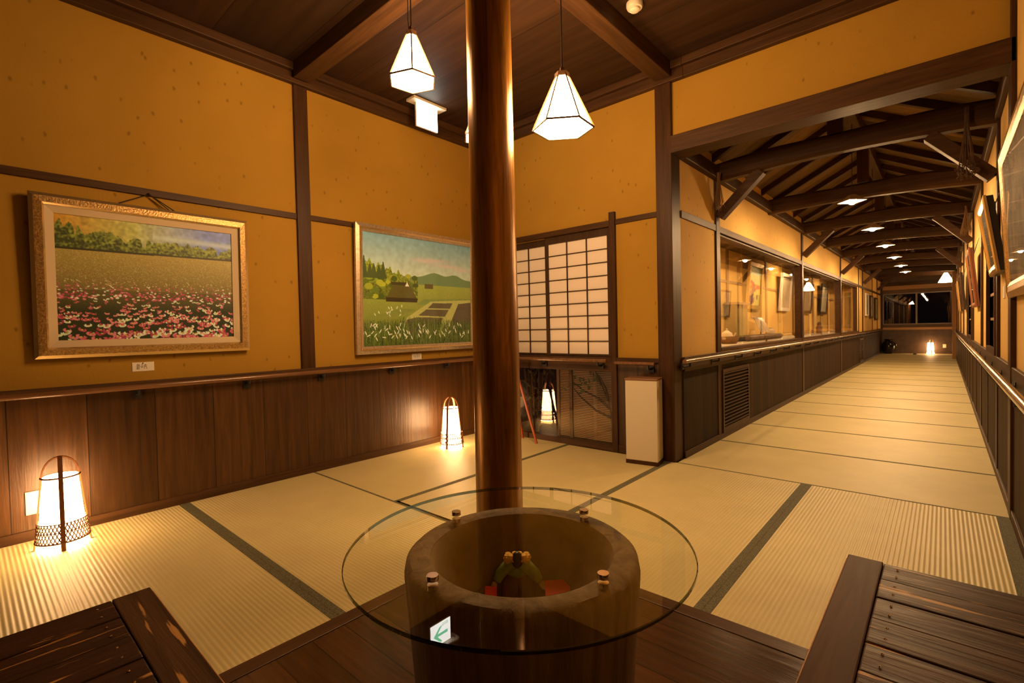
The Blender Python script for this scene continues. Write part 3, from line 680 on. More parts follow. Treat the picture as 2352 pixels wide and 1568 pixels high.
# picture 1
cy, cz, hw, hh = .745, 1.322, .505, .417
T = thing('framed_painting', 'large gilt-framed painting of a pink and white flower field on the left wall', 'painting', (XL+.01, cy, cz-hh), 'oil paintings on the left wall')
wall_frame(T, cy, cz, hw, hh, XL+.012, .022, [(0, .016, .026, .034, M['goldline'], 'outer_bead'), (.016, .048, .034, .040, M['gold'], 'moulding'), (.048, .056, .040, .030, M['goldline'], 'inner_bead'), (.056, .092, .026, .018, M['liner'], 'liner')])
canvas('canvas', paint_flowers(), M['canvas'], (XL+.012+.022*(1-.09/.83)+.012, cy-hw+.088, cz+hh-.075), (0, 2*hw-.176, 0), (-.0185, 0, -(2*hh-.15)), T)
MB().box(XL+.003, XL+.016, cy-hw+.03, cy+hw-.03, cz-hh+.03, cz+hh-.03).build('backing', M['black'], T)
f = MB(); f.tube([(XL+.022, .742, 1.822), (XL+.03, .60, 1.745)], .003, 6); f.tube([(XL+.022, .742, 1.822), (XL+.03, .835, 1.745)], .003, 6); f.tube([(XL+.022, .742, 1.822), (XL+.03, .86, 1.745)], .003, 6); f.ball((XL+.022, .742, 1.822), .008, 8)
f.build('hanging_cord', M['cord'], T)
# picture 2
cy, cz, hw, hh = 2.665, 1.343, .640, .512
T = thing('framed_painting', 'pale gilt-framed painting of a thatched hut and rice fields, partly behind the log pillar', 'painting', (XL+.01, cy, cz-hh), 'oil paintings on the left wall')
wall_frame(T, cy, cz, hw, hh, XL+.016, .028, [(0, .030, .026, .032, M['silver'], 'outer_moulding'), (.030, .042, .040, .036, M['goldline'], 'bead'), (.042, .062, .032, .022, M['silver'], 'inner_moulding')])
canvas('canvas', paint_village(), M['canvas_gl'], (XL+.016+.028*(1-.05/1.02)+.014, cy-hw+.058, cz+hh-.054), (0, 2*hw-.116, 0), (-.024, 0, -(2*hh-.11)), T)
MB().box(XL+.003, XL+.018, cy-hw+.03, cy+hw-.03, cz-hh+.03, cz+hh-.03).build('backing', M['black'], T)
# title cards
T = thing('title_card', 'white title card with brushed characters pinned under the flower-field painting', 'card', (XL, .687, .811), 'title cards')
CD = MB().box(XL, XL+.003, .636, .738, .811, .862).build('card', M['white'], T)
f = MB(); X_ = XL+.0036
for a, b in [((.658,.850),(.668,.850)),((.658,.842),(.669,.843)),((.660,.835),(.667,.835)),((.657,.828),(.668,.829)),((.659,.852),(.658,.826)),((.668,.851),(.667,.832)),((.656,.824),(.670,.824)),
             ((.676,.848),(.686,.845)),((.675,.841),(.678,.832)),((.686,.842),(.682,.832)),((.677,.834),(.684,.835)),((.695,.851),(.690,.824)),((.696,.849),(.704,.822)),((.693,.838),(.702,.836)),((.700,.848),(.703,.843))]:
    f.bar((X_, a[0], a[1]), (X_, b[0], b[1]), .0006, .0017, (0,1,0) if abs(a[1]-b[1]) > abs(a[0]-b[0]) else (0,0,1))
f.build('writing', M['ink'], CD); MB().ball((XL+.005, .685, .857), .0032, 8).build('pin', M['ink'], T)
T = thing('title_card', 'small white title card under the painting of the thatched hut', 'card', (XL, 2.62, .757), 'title cards')
CD = MB().box(XL, XL+.003, 2.572, 2.674, .760, .812).build('card', M['white'], T)
f = MB()
for c0 in (2.588, 2.605, 2.625, 2.643):
    for a, b in [((0,.795),(.010,.796)),((.001,.789),(.009,.789)),((.005,.798),(.004,.778)),((.001,.780),(.010,.779)),((.008,.790),(.010,.781))]:
        f.bar((X_, c0+a[0], a[1]), (X_, c0+b[0], b[1]), .0006, .0014, (0,1,0) if abs(a[1]-b[1]) > abs(a[0]-b[0]) else (0,0,1))
f.build('writing', M['ink'], CD); MB().ball((XL+.005, 2.623, .806), .003, 8).build('pin', M['ink'], T)
# outlets
T = thing('wall_outlet', 'cream wall outlet behind the left floor lantern', 'outlet', (XL+.012, .215, .13), 'wall outlets'); MB().box(XL+.012, XL+.020, .185, .250, .13, .245).build('plate', M['cream'], T, bev=.002); MB().box(XL+.019, XL+.0215, .206, .229, .165, .21).build('socket', M['white'], T)
dup(T, (XL+.012, 2.965, .16), 'cream wall outlet behind the floor lantern next to the easel')
T = thing('wall_outlet', 'small cream outlet on the far wall beside the distant lantern', 'outlet', (.04, YE-.016, .19), 'wall outlets'); MB().box(.0, .075, YE-.022, YE-.012, .18, .285).build('plate', M['cream'], T)

# ------------------------------------------------------------------ floor lanterns
def lantern(loc, rot, label):
    T = thing('floor_lantern', label, 'lantern', loc, 'bamboo floor lanterns'); x, y, z = loc
    rb, rt = .103, .070; zt, zh = .345, .435
    def R(h): return rb+(rt-rb)*h/zt
    MB().lathe([(R(.02)-.010, .018), (R(.12)-.008, .12), (R(.34)-.006, zt-.005)], loc, 40, cap=True).build('shade', M['lantern'], T, smooth=True)
    f = MB()
    for k in range(2):
        a = rot+k*PI/2; ca, sa = math.cos(a), math.sin(a); pts = [(x-ca*(R(0)+.004), y-sa*(R(0)+.004), z+.0)]
        for h in (.12, .24, .345): pts.append((x-ca*(R(h)+.002), y-sa*(R(h)+.002), z+h))
        for j in range(1, 10):
            t = PI*j/10; pts.append((x-ca*rt*math.cos(t), y-sa*rt*math.cos(t), z+zt+(zh-zt)*math.sin(t)))
        for h in (.345, .24, .12): pts.append((x+ca*(R(h)+.002), y+sa*(R(h)+.002), z+h))
        pts.append((x+ca*(R(0)+.004), y+sa*(R(0)+.004), z))
        w = .0088
        tx, ty = -sa, ca
        vs = []; 
        for p in pts: vs += [(p[0]+tx*w, p[1]+ty*w, p[2]), (p[0]-tx*w, p[1]-ty*w, p[2])]
        n = len(pts); fs = [(2*i, 2*i+1, 2*i+3, 2*i+2) for i in range(n-1)]
        g = MB().add(vs, fs).build('bamboo_hoop', M['bamboo'], T); sm = g.modifiers.new('t', 'SOLIDIFY'); sm.thickness = .0065
    for h, r in ((.338, .0042), (.125, .0022), (.085, .0022), (.035, .004)):
        MB().tube([(x+(R(h)+.001)*math.cos(2*PI*j/40), y+(R(h)+.001)*math.sin(2*PI*j/40), z+h) for j in range(40)], r, 6, closed=True).build('ring', M['bamboo'], T, smooth=True)
    f = MB(); n = 40
    for s in (1, -1):
        for j in range(n):
            pts = []
            for i in range(4):
                h = .036+.088*i/3; a = 2*PI*(j/n)+s*i/3*.42; pts.append((x+(R(h)+.0004*s)*math.cos(a), y+(R(h)+.0004*s)*math.sin(a), z+h))
            f.tube(pts, .0027, 4, cap=False)
    f.build('woven_band', M['bamboo'], T)
    return T
L1 = lantern((-3.225, .30, .0012), math.atan2(.3,-3.22), 'lit bamboo and paper floor lantern at the far left of the picture')
lab = {}
dup(L1, (-3.19, 2.79, .0012), 'lit bamboo floor lantern near the easel, left of the log pillar', rz=.5)
dup(L1, (-.275, YE-.22, .0012), 'small distant lit floor lantern at the far end of the gallery', rz=.3)

# ------------------------------------------------------------------ hexagonal pendant lamps
def hexlamp(loc, rot, hh, R0, label, ztop, grp='hexagonal pendant lamps of the hall', shade=None):
    T = thing('pendant_lamp', label, 'pendant lamp', loc, grp); x, y, z = loc; rt = R0*.22
    def ring(r, h): return [(x+r*math.cos(rot+PI*j/3), y+r*math.sin(rot+PI*j/3), z+h) for j in range(6)]
    a, b = ring(R0*.97, .002), ring(rt*.97, hh)
    MB().add(a+b, [(0,5,4,3,2,1), (6,7,8,9,10,11)]+[(j, (j+1) % 6, 6+(j+1) % 6, 6+j) for j in range(6)]).build('shade', shade or M['shade'], T)
    f = MB(); a, b = ring(R0, 0), ring(rt, hh)
    for j in range(6): f.bar(a[j], b[j], .0075, .0075); f.bar(a[j], a[(j+1) % 6], .0065, .0065); f.bar(b[j], b[(j+1) % 6], .0065, .0065)
    FRM = f.build('frame', M['lampframe'], T)
    MB().lathe([(rt*1.12, hh), (rt*1.12, hh+.018), (.012, hh+.022), (.010, hh+.045)], loc, 6, rot=rot).build('cap', M['lampframe'], FRM)
    MB().tube([(x, y, z+hh+.04), (x+.002, y, ztop)], .0032, 6).build('cord', M['cord'], T)
    MB().lathe([(.03, ztop-z-.014), (.034, ztop-z)], loc, 16).build('ceiling_cup', M['cord'], T)
    return T
A = hexlamp((-1.960, 1.518, 2.235), math.atan2(1.75,-2.26), .221, .1213, 'hexagonal pendant lamp left of the log pillar, hanging higher than the one on its right', ZC)
f = MB(); f.tube([(-1.962,1.518,ZC-.02),(-1.985,1.523,2.72),(-1.995,1.526,2.56),(-1.985,1.523,2.50),(-1.964,1.519,2.49)], .0022, 6)
f.build('loose_cord', M['cord'], A)
Bl = hexlamp((-1.361, 1.942, 1.956), math.radians(35), .2427, .1456, 'hexagonal pendant lamp on a long cord right of the log pillar', ZC)
f = MB(); f.tube([(-1.355,1.95,ZC-.02),(-1.325,1.955,2.70),(-1.305,1.96,2.60),(-1.285,1.965,2.575),(-1.265,1.97,2.60),(-1.26,1.975,2.70),(-1.26,1.98,ZC-.002)], .003, 6); f.build('looped_cord', M['cord'], Bl)
hexlamp((-1.887, 1.939, 2.055), .3, .206, .117, 'hexagonal pendant lamp mostly hidden behind the log pillar', ZC)
hexlamp((.062, 17.4, 2.0), 0, .26, .165, 'white pendant lamp hanging near the far end at the right of the gallery', 2.5, None, M['farshade'])
# ------------------------------------------------------------------ gallery lamps (flat square shades)
def flatlamp(loc, label, root=None):
    T = thing('gallery_lamp', label, 'pendant lamp', loc, 'row of flat square pendant lamps down the gallery'); x, y, z = loc
    s = .108
    c = [(x+s*math.cos(PI/2*j), y+s*math.sin(PI/2*j), z) for j in range(4)]; c2 = [(x+.03*math.cos(PI/2*j), y+.03*math.sin(PI/2*j), z+.06) for j in range(4)]
    MB().add(c+c2, [(4,5,6,7)]+[(j, (j+1) % 4, 4+(j+1) % 4, 4+j) for j in range(4)]).build('shade', plain('lamp_metal', (.25,.16,.08), .5), T)
    c = [(x+s*.93*math.cos(PI/2*j), y+s*.93*math.sin(PI/2*j), z+.003) for j in range(4)]
    c2 = [(x+.028*math.cos(PI/2*j), y+.028*math.sin(PI/2*j), z+.055) for j in range(4)]; MB().add(c+c2, [(7,6,5,4)]+[(j, 4+j, 4+(j+1) % 4, (j+1) % 4) for j in range(4)]).build('lining', M['white'], T)
    MB().ball((x, y, z+.008), .034, 14, (1,1,1)).build('bulb', M['gshade'], T, smooth=True)
    MB().tube([(x,y,z+.06),(x,y,2.80)], .003, 6).build('cord', M['cord'], T)
    return T
M['gdiff'] = emit('gallery_diffuser_light', WARMC, 60)
G0 = flatlamp((-.60, 5.25, 2.062), 'flat square pendant lamp in the gallery, nearest of the row')
for i, y in enumerate((6.93, 8.60, 10.28, 11.93, 13.5)):
    dup(G0, (-.60, y, 2.055), 'flat square pendant lamp in the gallery, %s of the row from the hall' % ORD[i+1])

# ------------------------------------------------------------------ exit sign
T = thing('exit_sign', 'bright white emergency direction sign with green arrow hanging from the ceiling', 'sign', (-3.2, 2.615, 2.68))
sy0, sy1, sz0, sz1 = 2.508, 2.722, 2.676, 2.862
MB().box(-3.214, -3.198, sy0-.002, sy1+.002, sz0-.002, sz1+.002).build('housing', M['cream'], T)
LP = MB().box(-3.198, -3.193, sy0, sy1, sz0, sz1).build('lit_panel', emit('sign_white', (1,.98,.93), 7.5), T)
MB().box(-3.25, -3.145, 2.448, 2.785, 2.864, 2.884).build('mounting_plate', M['cream'], T, bev=.002)
f = MB(); X_ = -3.1924; cym = (sy0+sy1)/2; czm = 2.775
f.mi = 0
f.add([(X_, cym-.080, czm), (X_, cym-.01, czm+.068), (X_, cym+.015, czm+.068), (X_, cym-.035, czm+.012), (X_, cym+.075, czm+.012), (X_, cym+.075, czm-.012), (X_, cym-.035, czm-.012), (X_, cym+.015, czm-.068), (X_, cym-.01, czm-.068)],
      [(0,3,2,1), (0,6,3), (3,6,5,4), (0,8,7,6)])
f.build('arrow', emit('sign_green', (.18,.95,.52), 4.2), LP)
f = MB()
for i in range(3):
    y0 = cym+.020+i*.022
    for a, b in [((0,0),(.016,0)),((0,.010),(.016,.010)),((0,.020),(.016,.020)),((.008,-.004),(.008,.026)),((0,-.004),(0,.024))]:
        f.bar((X_, y0+a[0], sz0+.014+a[1]), (X_, y0+b[0], sz0+.014+b[1]), .0006, .0022, (0,1,0) if a[0] == b[0] else (0,0,1))
f.build('writing', emit('sign_text', (.2,.7,.45), 3.0), LP)
# smoke detector
T = thing('smoke_detector', 'round cream smoke detector on the dark ceiling', 'smoke detector', (-1.345, 2.665, ZC))
MB().lathe([(.048, 0), (.048, -.018), (.042, -.030)], (-1.345, 2.665, ZC), 28).build('base', M['cream'], T, smooth=True)
MB().lathe([(.030, -.030), (.030, -.040), (.024, -.046), (.010, -.048)], (-1.345, 2.665, ZC), 24).build('sensor_cap', M['cream'], T, smooth=True)

# ------------------------------------------------------------------ tall beige box
T = thing('tall_box', 'tall narrow beige box with a dark base standing against the corner post', 'box', (-1.64, 3.33, 0.0012))
c0, c1 = Vector((-1.752, 3.225, 0)), Vector((-1.522, 3.262, 0)); dn = Vector((-.03, .155, 0))
def hexa(p, q, d, z0, z1, ins=0):
    u = (q-p).normalized()*ins; w = d.normalized()*ins
    a = [p+u+w, q-u+w, q+d-u-w, p+d+u-w]
    return MB().add([(v.x, v.y, z0) for v in a]+[(v.x, v.y, z1) for v in a], [(0,3,2,1),(4,5,6,7),(0,1,5,4),(1,2,6,5),(2,3,7,6),(3,0,4,7)])
hexa(c0, c1, dn, .0015, .028, -.002).build('base', M['post'], T); hexa(c0, c1, dn, .028, .612).build('body', M['boxcloth'], T, bev=.003); hexa(c0, c1, dn, .612, .626, -.003).build('lid', plain('box_lid', (.20,.10,.05), .4), T, bev=.002)

# ------------------------------------------------------------------ easel
T = thing('easel', 'slim red-brown wooden easel behind the log pillar', 'easel', (-2.88, 3.2, 0))
RW = plain('red_lacquer_wood', (.34,.07,.02), .3, coat=.4)
top = Vector((-2.93, 3.27, .66))
for foot in [(-2.662, 3.305, .0015), (-3.14, 3.10, .0015), (-2.90, 3.40, .0015)]:
    f = MB(); f.bar(foot, top+Vector(((foot[0]+2.93)*.25, (foot[1]-3.27)*.2, 0)), .014, .016); f.build('leg', RW, T)
MB().box(-3.10, -2.84, 3.235, 3.262, .585, .605).build('ledge', RW, T)
o = MB(); o.add([(-3.10,3.22,.606),(-2.818,3.22,.606),(-2.818,3.226,.606),(-3.10,3.226,.606),(-3.10,3.27,.80),(-2.878,3.27,.80),(-2.878,3.276,.80),(-3.10,3.276,.80)], [(0,3,2,1),(4,5,6,7),(0,1,5,4),(1,2,6,5),(2,3,7,6),(3,0,4,7)])
tag(o.build('notice_board', M['white']), 'white board resting on the red-brown easel, mostly hidden behind the pillar', 'board')

# ------------------------------------------------------------------ mortar table
gx, gy = -.8867, 1.012
mx_, my_ = -.889, 1.026
XF[0] = ((mx_, my_, -.461), .683, (-.5965, .689, .0025))      # a mortar .43 m wide and .59 m tall
T = thing('wooden_mortar', 'large hollowed round wooden mortar under the glass table top', 'mortar', (-.5965, .689, .0))
prof = [(.268, -.463), (.272, -.40), (.280, -.2), (.292, .0), (.306, .2), (.318, .36), (.314, .385), (.302, .396), (.262, .398), (.248, .392), (.240, .375), (.232, .33), (.205, .25), (.160, .19), (.09, .165), (.001, .160)]
MB().lathe([p for p in prof[:9]]+[(.250, .3935)], (mx_, my_, .002), 64, cap=False, jit=.0035).build('body', M['mortar'], T, smooth=True)
MB().lathe([(.2505, .3935)]+prof[10:], (mx_, my_, .002), 64, cap=False, jit=.0035).build('hollow', M['mortar_in'], T, smooth=True)
f = MB().lathe([(.001, -.463), (.268, -.463)], (mx_, my_, .002), 64, cap=False); f.build('foot', M['mortar'], T)
T = thing('glass_tabletop', 'round clear glass table top resting on the wooden mortar', 'table top', placed((gx, gy, .412)))
MB().lathe([(.001, .0), (.4570, .0)], (gx, gy, .4120), 96, cap=False).build('lower_face', M['tclear'], T)
MB().lathe([(.4570, .010), (.001, .010)], (gx, gy, .4120), 96, cap=False).build('upper_face', M['tglass'], T)
m = glass('glass_edge', (.15,.18,.12))
MB().lathe([(.4570, .0), (.4590, .002), (.4590, .008), (.4570, .010)], (gx, gy, .4120), 96, cap=False).build('edge', m, T, smooth=True)
for k, (px, py) in enumerate([(-1.162, 1.030), (-.856, 1.288), (-.906, .726), (-.604, .982)]):
    c = (px, py, .400)
    MB().lathe([(.013, 0), (.013, .0118)], c, 20).build('spacer', M['steel'], T, smooth=True)
    MB().lathe([(.0145, .0225), (.0145, .032), (.0135, .034)], c, 20).build('cap', M['steel'], T, smooth=True)
# things in the hollow
bc = Vector((-.985, 1.12, .20))
T = thing('figurine', 'small bending figurine in green sleeves and yellow collar inside the mortar', 'figurine', placed((-.985, 1.115, .175)))
GR = plain('green_cloth', (.20,.30,.055), .7, noise=.2, nscale=60); YE_ = plain('yellow_cloth', (.85,.50,.05), .7); SK = plain('figurine_skin', (.45,.33,.24), .5); HR = plain('black_hair', (.015,.015,.012), .35)
ax = Vector((.749,.6626,0)); bk = Vector((-.6626,.749,0)); fc = Vector((-.997, 1.128, .0))
def q(a, b, z): v = fc+ax*a+bk*b; return (v.x, v.y, z)
f = MB(); f.tube([q(-.002,.0,.283), q(-.03,-.005,.276), q(-.052,-.012,.258), q(-.064,-.02,.238)], [.021,.019,.017,.013], 12); f.tube([q(.002,.0,.283), q(.032,-.005,.272), q(.054,-.01,.252), q(.066,-.015,.234)], [.021,.019,.017,.013], 12)
f.ball(q(0,.012,.258), .036, 14, (1,1,.85)); SV = f.build('sleeves', GR, T, smooth=True)
f = MB()
for i in range(14): t = 2*PI*i/14; f.ball(q(.031*math.cos(t), .013*math.sin(t)-.006, .302+.004*math.sin(5*t)), .0125, 8)
f.build('collar', YE_, T, smooth=True)
MB().ball(q(0,-.016,.300), .020, 14, (.9,.9,1.25)).build('head', HR, T, smooth=True)
f = MB(); f.ball(q(-.071,-.026,.231), .010, 10)
for i in range(4): f.tube([q(-.071-.004*i+.004,-.030,.229), q(-.076-.003*i,-.038,.222-.002*i)], .003, 6)
f.build('hand', SK, SV, smooth=True)
f = MB(); f.ball(q(.073,-.02,.226), .010, 10)
for i in range(4): f.tube([q(.073+.004*i-.004,-.024,.224), q(.076+.003*i,-.033,.218-.002*i)], .003, 6)
f.build('hand', SK, SV, smooth=True)
f = MB(); f.tube([q(0,.01,.25), q(-.02,.0,.215), q(-.03,-.03,.178)], [.03,.028,.02], 12); f.tube([q(0,.01,.25), q(.022,.0,.215), q(.03,-.03,.178)], [.03,.028,.02], 12); f.build('trousers', plain('brown_cloth', (.13,.075,.045), .8), T, smooth=True)
RP = plain('red_paper', (.90,.075,.02), .6)
def sheet(p, u, v, lab):
    o = MB(); p, u, v = Vector(p), Vector(u), Vector(v); n = u.cross(v).normalized()*.0012; a = [p, p+u, p+u+v, p+v]
    o.add(a+[w+n for w in a], [(0,3,2,1),(4,5,6,7),(0,1,5,4),(1,2,6,5),(2,3,7,6),(3,0,4,7)])
    tag(o.build('red_paper', RP), lab, 'paper', 'red papers in the mortar')
sheet(q(.082,-.075,.205), Vector((ax.x*.075, ax.y*.075, .004)), Vector((bk.x*.07, bk.y*.07, .022)), 'red paper square in the mortar to the right of the figurine')
sheet(q(-.098,-.085,.205), Vector((ax.x*.035, ax.y*.035, -.003)), Vector((bk.x*.05, bk.y*.05, .026)), 'narrow red paper in the mortar to the left of the figurine')
ST = plain('pale_stone', (.38,.31,.23), .7, noise=.3, nscale=60)
for i, (a, b, z, r) in enumerate([(-.105,-.03,.212,.014),(-.122,-.05,.213,.011),(-.085,-.075,.206,.012),(-.022,-.095,.196,.016),(.052,-.085,.206,.010),(-.135,-.075,.214,.013)]):
    tag(MB().ball(q(a,b,z), r, 10, (1.2,1,.75)).build('pebble', ST, smooth=True), ['pale pebble at the left behind the narrow red paper','tiny pebble at the left edge of the mortar hollow','pale pebble below the narrow red paper','whitish pebble at the feet of the figurine','small pebble below the right hand of the figurine','pebble furthest left in the mortar'][i], 'pebble', 'pebbles in the mortar')
XF[0] = None
# ------------------------------------------------------------------ benches round the mortar
def bench(x0, x1, y0, y1, run, label):
    """run: direction the planks run; breadboard end toward the mortar"""
    T = thing('low_bench', label, 'bench', ((x0+x1)/2, (y0+y1)/2, 0), 'dark boarded benches'); zt = .38; th = .032
    w = .075
    if run == 'y':
        MB().box(x0, x1, y1-w, y1, zt-th, zt+.001).build('end_board', M['bench_x'], T, bev=.003)
        n = int(round((x1-x0)/.105)); s = (x1-x0)/n
        for i in range(n): MB().box(x0+i*s+.001, x0+(i+1)*s-.001, y0, y1-w-.001, zt-th, zt-.0015*(i % 2)).build('plank', M['bench_y'], T, bev=.003)
        MB().box(x0+.02, x1-.005, y1+.0005, y1+.0025, zt-.028, zt-.004).build('worn_edge', M['bench_raw'], T)
        f = MB()
        for i in range(n):
            for d in (.03, .075): f.ball((x0+i*s+d, y1-w-.03, zt+.0002), .0028, 8, (1,1,.5))
        f.build('nail_heads', M['steel'], T)
    else:
        MB().box(x0, x0+w, y0, y1, zt-th, zt+.001).build('end_board', M['bench_y2'], T, bev=.003)
        n = int(round((y1-y0)/.105)); s = (y1-y0)/n
        for i in range(n): MB().box(x0+w+.001, x1, y0+i*s+.001, y0+(i+1)*s-.001, zt-th, zt-.0015*(i % 2)).build('plank', M['bench_x'], T, bev=.003)
        MB().box(x0-.0025, x0-.0005, y0+.005, y1-.02, zt-.028, zt-.004).build('worn_edge', M['bench_raw'], T)
        f = MB()
        for i in range(n):
            for d in (.03, .075): f.ball((x0+w+.03, y0+i*s+d, zt+.0002), .0028, 8, (1,1,.5))
        f.build('nail_heads', M['steel'], T)
    for (a, b) in ((x0+.05, y0+.05), (x1-.05, y0+.05), (x0+.05, y1-.05), (x1-.05, y1-.05)):
        MB().box(a-.025, a+.025, b-.025, b+.025, .0025, zt-th).build('leg', M['post'], T)
M['bench_y2'] = wood('bench_end_board', (.040,.018,.009), (.085,.042,.022), 'y', rough=.55, coat=0, bump=.002, spec=.12)
bench(-1.481, -.23, -.75, .292, 'y', 'low dark boarded bench with worn planks at the bottom left of the picture')
bench(-.190, .245, .33, 1.555, 'x', 'low dark boarded bench with wavy grain at the bottom right of the picture')

# ------------------------------------------------------------------ framed pictures on the right wall (leaning forward)
def right_frame(y0, y1, z0, z1, xt, xb, th, fm, name, label, art, back=M['black'], lw=.05):
    """front plane passes (xb, z0) and (xt, z1), faces -X"""
    T = thing('leaning_picture', label, 'picture', (XR-.03, (y0+y1)/2, z0), 'pictures leaning from the right wall')
    def P(y, t, d): z = z0+(z1-z0)*t; return (xb+(xt-xb)*t+d, y, z)
    def ring(i0, i1, d0, d1, m_, nm):
        h = z1-z0; a = [(y0+i0, i0/h), (y1-i0, i0/h), (y1-i0, 1-i0/h), (y0+i0, 1-i0/h)]; b = [(y0+i1, i1/h), (y1-i1, i1/h), (y1-i1, 1-i1/h), (y0+i1, 1-i1/h)]
        vs = [P(*p, .012) for p in a]+[P(*p, d0) for p in a]+[P(*p, d1) for p in b]+[P(*p, .012) for p in b]; fs = []
        for i in range(4):
            j = (i+1) % 4
            for k_ in range(3): fs.append((k_*4+i, k_*4+j, (k_+1)*4+j, (k_+1)*4+i))
        MB().add(vs, fs).build(nm, m_, T)
    ring(0, lw*.35, 0, -.006, fm, 'outer_moulding'); ring(lw*.35, lw*.7, -.004, -.001, fm, 'middle_moulding'); ring(lw*.7, lw, -.003, .004, fm, 'inner_moulding')
    h = z1-z0; i = lw*.9; A_ = [P(y0+i, i/h, .006), P(y1-i, i/h, .006), P(y1-i, 1-i/h, .006), P(y0+i, 1-i/h, .006)]
    MB().add(A_, [(0,1,2,3)]).build('print', art, T)
    A2 = [P(y0+i, i/h, .003), P(y1-i, i/h, .003), P(y1-i, 1-i/h, .003), P(y0+i, 1-i/h, .003)]
    MB().add(A2, [(0,1,2,3)]).build('glazing', M['pglass'], T)
    a = [P(y0+.004, .01, .012), P(y1-.004, .01, .012), P(y1-.004, .99, .012), P(y0+.004, .99, .012)]; b = [P(y0+.004, .01, th), P(y1-.004, .01, th), P(y1-.004, .99, th), P(y0+.004, .99, th)]
    MB().add(a+b, [(0,1,2,3),(7,6,5,4),(0,4,5,1),(1,5,6,2),(2,6,7,3),(3,7,4,0)]).build('backing_box', back, T)
    MB().tube([P(y0+.1, .85, th), (XR-.004, (y0+y1)/2, z1+.12), P(y1-.1, .85, th)], .0018, 5).build('hanging_wire', M['cord'], T)
    return T
ART1 = plain('ink_wash_print', (.42,.36,.26), .6, noise=.45, nscale=7); ART2 = plain('dull_print', (.30,.26,.18), .6, noise=.3, nscale=5); ART3 = plain('green_print', (.2,.2,.1), .6, noise=.4, nscale=6)
right_frame(2.05, 3.42, 1.10, 1.80, .205, .240, .022, M['gold'], 'a', 'large gilt-framed picture leaning from the right wall at the right edge of the photo', ART1, lw=.075)
right_frame(3.74, 4.27, 1.26, 1.68, .165, .222, .040, M['goldline'], 'b', 'black-backed picture tilted steeply forward from the right wall, second from the hall', ART2, lw=.05)
right_frame(6.30, 7.05, 1.12, 1.68, .180, .232, .030, plain('red_brown_frame', (.26,.09,.04), .4), 'c', 'reddish-brown framed picture on the right wall, third from the hall', ART3, back=plain('red_brown_side', (.17,.055,.025), .5), lw=.045)
right_frame(9.75, 10.5, 1.15, 1.70, .190, .235, .028, M['post'], 'd', 'dark framed picture far along the right wall', ART2, lw=.045)
right_frame(12.0, 12.7, 1.15, 1.70, .190, .235, .028, M['gold'], 'e', 'gilt framed picture furthest along the right wall', ART3, lw=.045)
# small cards on right wall under second picture
T = thing('title_card', 'white title card on the right wall below the second leaning picture', 'card', (XR-.003, 4.05, 1.13), 'title cards'); MB().box(XR-.004, XR, 4.0, 4.1, 1.12, 1.19).build('card', M['white'], T)
# lattice windows right
for k, (a, b) in enumerate(WIN_R):
    T = thing('window_%d' % (k+5), '', '', (XR, (a+b)/2, .8)); del T['label']; del T['category']; T['kind'] = 'structure'
    f = MB(); f.box(XR-.02, XR+.06, a-.04, a, .76, 1.76); f.box(XR-.02, XR+.06, b, b+.04, .76, 1.76); f.box(XR-.02, XR+.06, a, b, .76, .80); f.box(XR-.02, XR+.06, a, b, 1.72, 1.76)
    f.build('frame', M['post'], T)
    n = max(6, int((b-a)/.11)); f = MB()
    for i in range(1, n): y = a+(b-a)*i/n; f.box(XR+.012, XR+.030, y-.008, y+.008, .80, 1.72)
    f.build('lattice', M['post'], T)
    f = MB()
    for z in (1.0, 1.18, 1.36, 1.54): f.box(XR+.004, XR+.012, a, b, z-.010, z+.010)
    f.build('reflection_bar', wood('reflection_tone_%d' % k, (.25,.15,.07), (.36,.22,.11), 'y'), T)  # pale bars stand in for streaks of light reflected in the window
    MB().box(XR+.062, XR+.064, a, b, .80, 1.72).build('pane', M['glass'], T)
    struct('wall_night_%d' % k, bx(XR+.3, XR+.32, a-.5, b+.5, .3, 2.2), M['dark'])

# ------------------------------------------------------------------ hanging dried plants
def bundle(loc, strands, L_, spread, ballr, col, label):
    T = thing('hanging_dried_plants', label, 'dried plants', (loc[0], loc[1], loc[2]-L_), 'dried plant bundles'); x, y, z = loc
    f = MB()
    for i in range(strands):
        a = random.random()*6.28; r = spread*(.3+random.random()*.7)
        f.tube([(x+random.gauss(0,.006), y+random.gauss(0,.006), z), (x+r*.3*math.cos(a), y+r*.3*math.sin(a), z-L_*.35), (x+r*.75*math.cos(a), y+r*.75*math.sin(a), z-L_*.7), (x+r*math.cos(a+.4), y+r*math.sin(a+.4), z-L_*(.85+.15*random.random()))], [.002,.002,.002,.001], 4, cap=False)
    f.build('stems', col, T)
    if ballr:
        f = MB()
        for i in range(90):
            d = Vector([random.gauss(0,1) for _ in range(3)]).normalized()*ballr*(.6+.4*random.random()); c = Vector((x,y,z-L_+ballr*.4))+d
            e = Vector([random.gauss(0,1) for _ in range(3)]).normalized()*.014
            f.tube([c, c+e, c+e*.4+Vector((0,0,-.014))], [.004,.0035,.002], 5)
        f.build('seed_heads', col, T)
    return T
STRAW = plain('dry_straw', (.24,.14,.06), .8); DSTR = plain('dark_dry_stems', (.10,.06,.035), .8)
bundle((.115, 4.28, 2.35), 16, .42, .05, .058, DSTR, 'bundle of dark dried seed heads hanging at the right of the first tie beam')
bundle((.20, 7.66, 2.30), 40, .34, .055, 0, STRAW, 'pale straw bundle hanging on the right wall at the third tie beam')
bundle((XC+.06, 4.26, 2.28), 34, .34, .06, 0, STRAW, 'pale straw bundle hanging behind the first left knee brace')
bundle((.20, 11.05, 2.28), 26, .32, .05, 0, DSTR, 'dried plant bundle hanging far along the right wall')

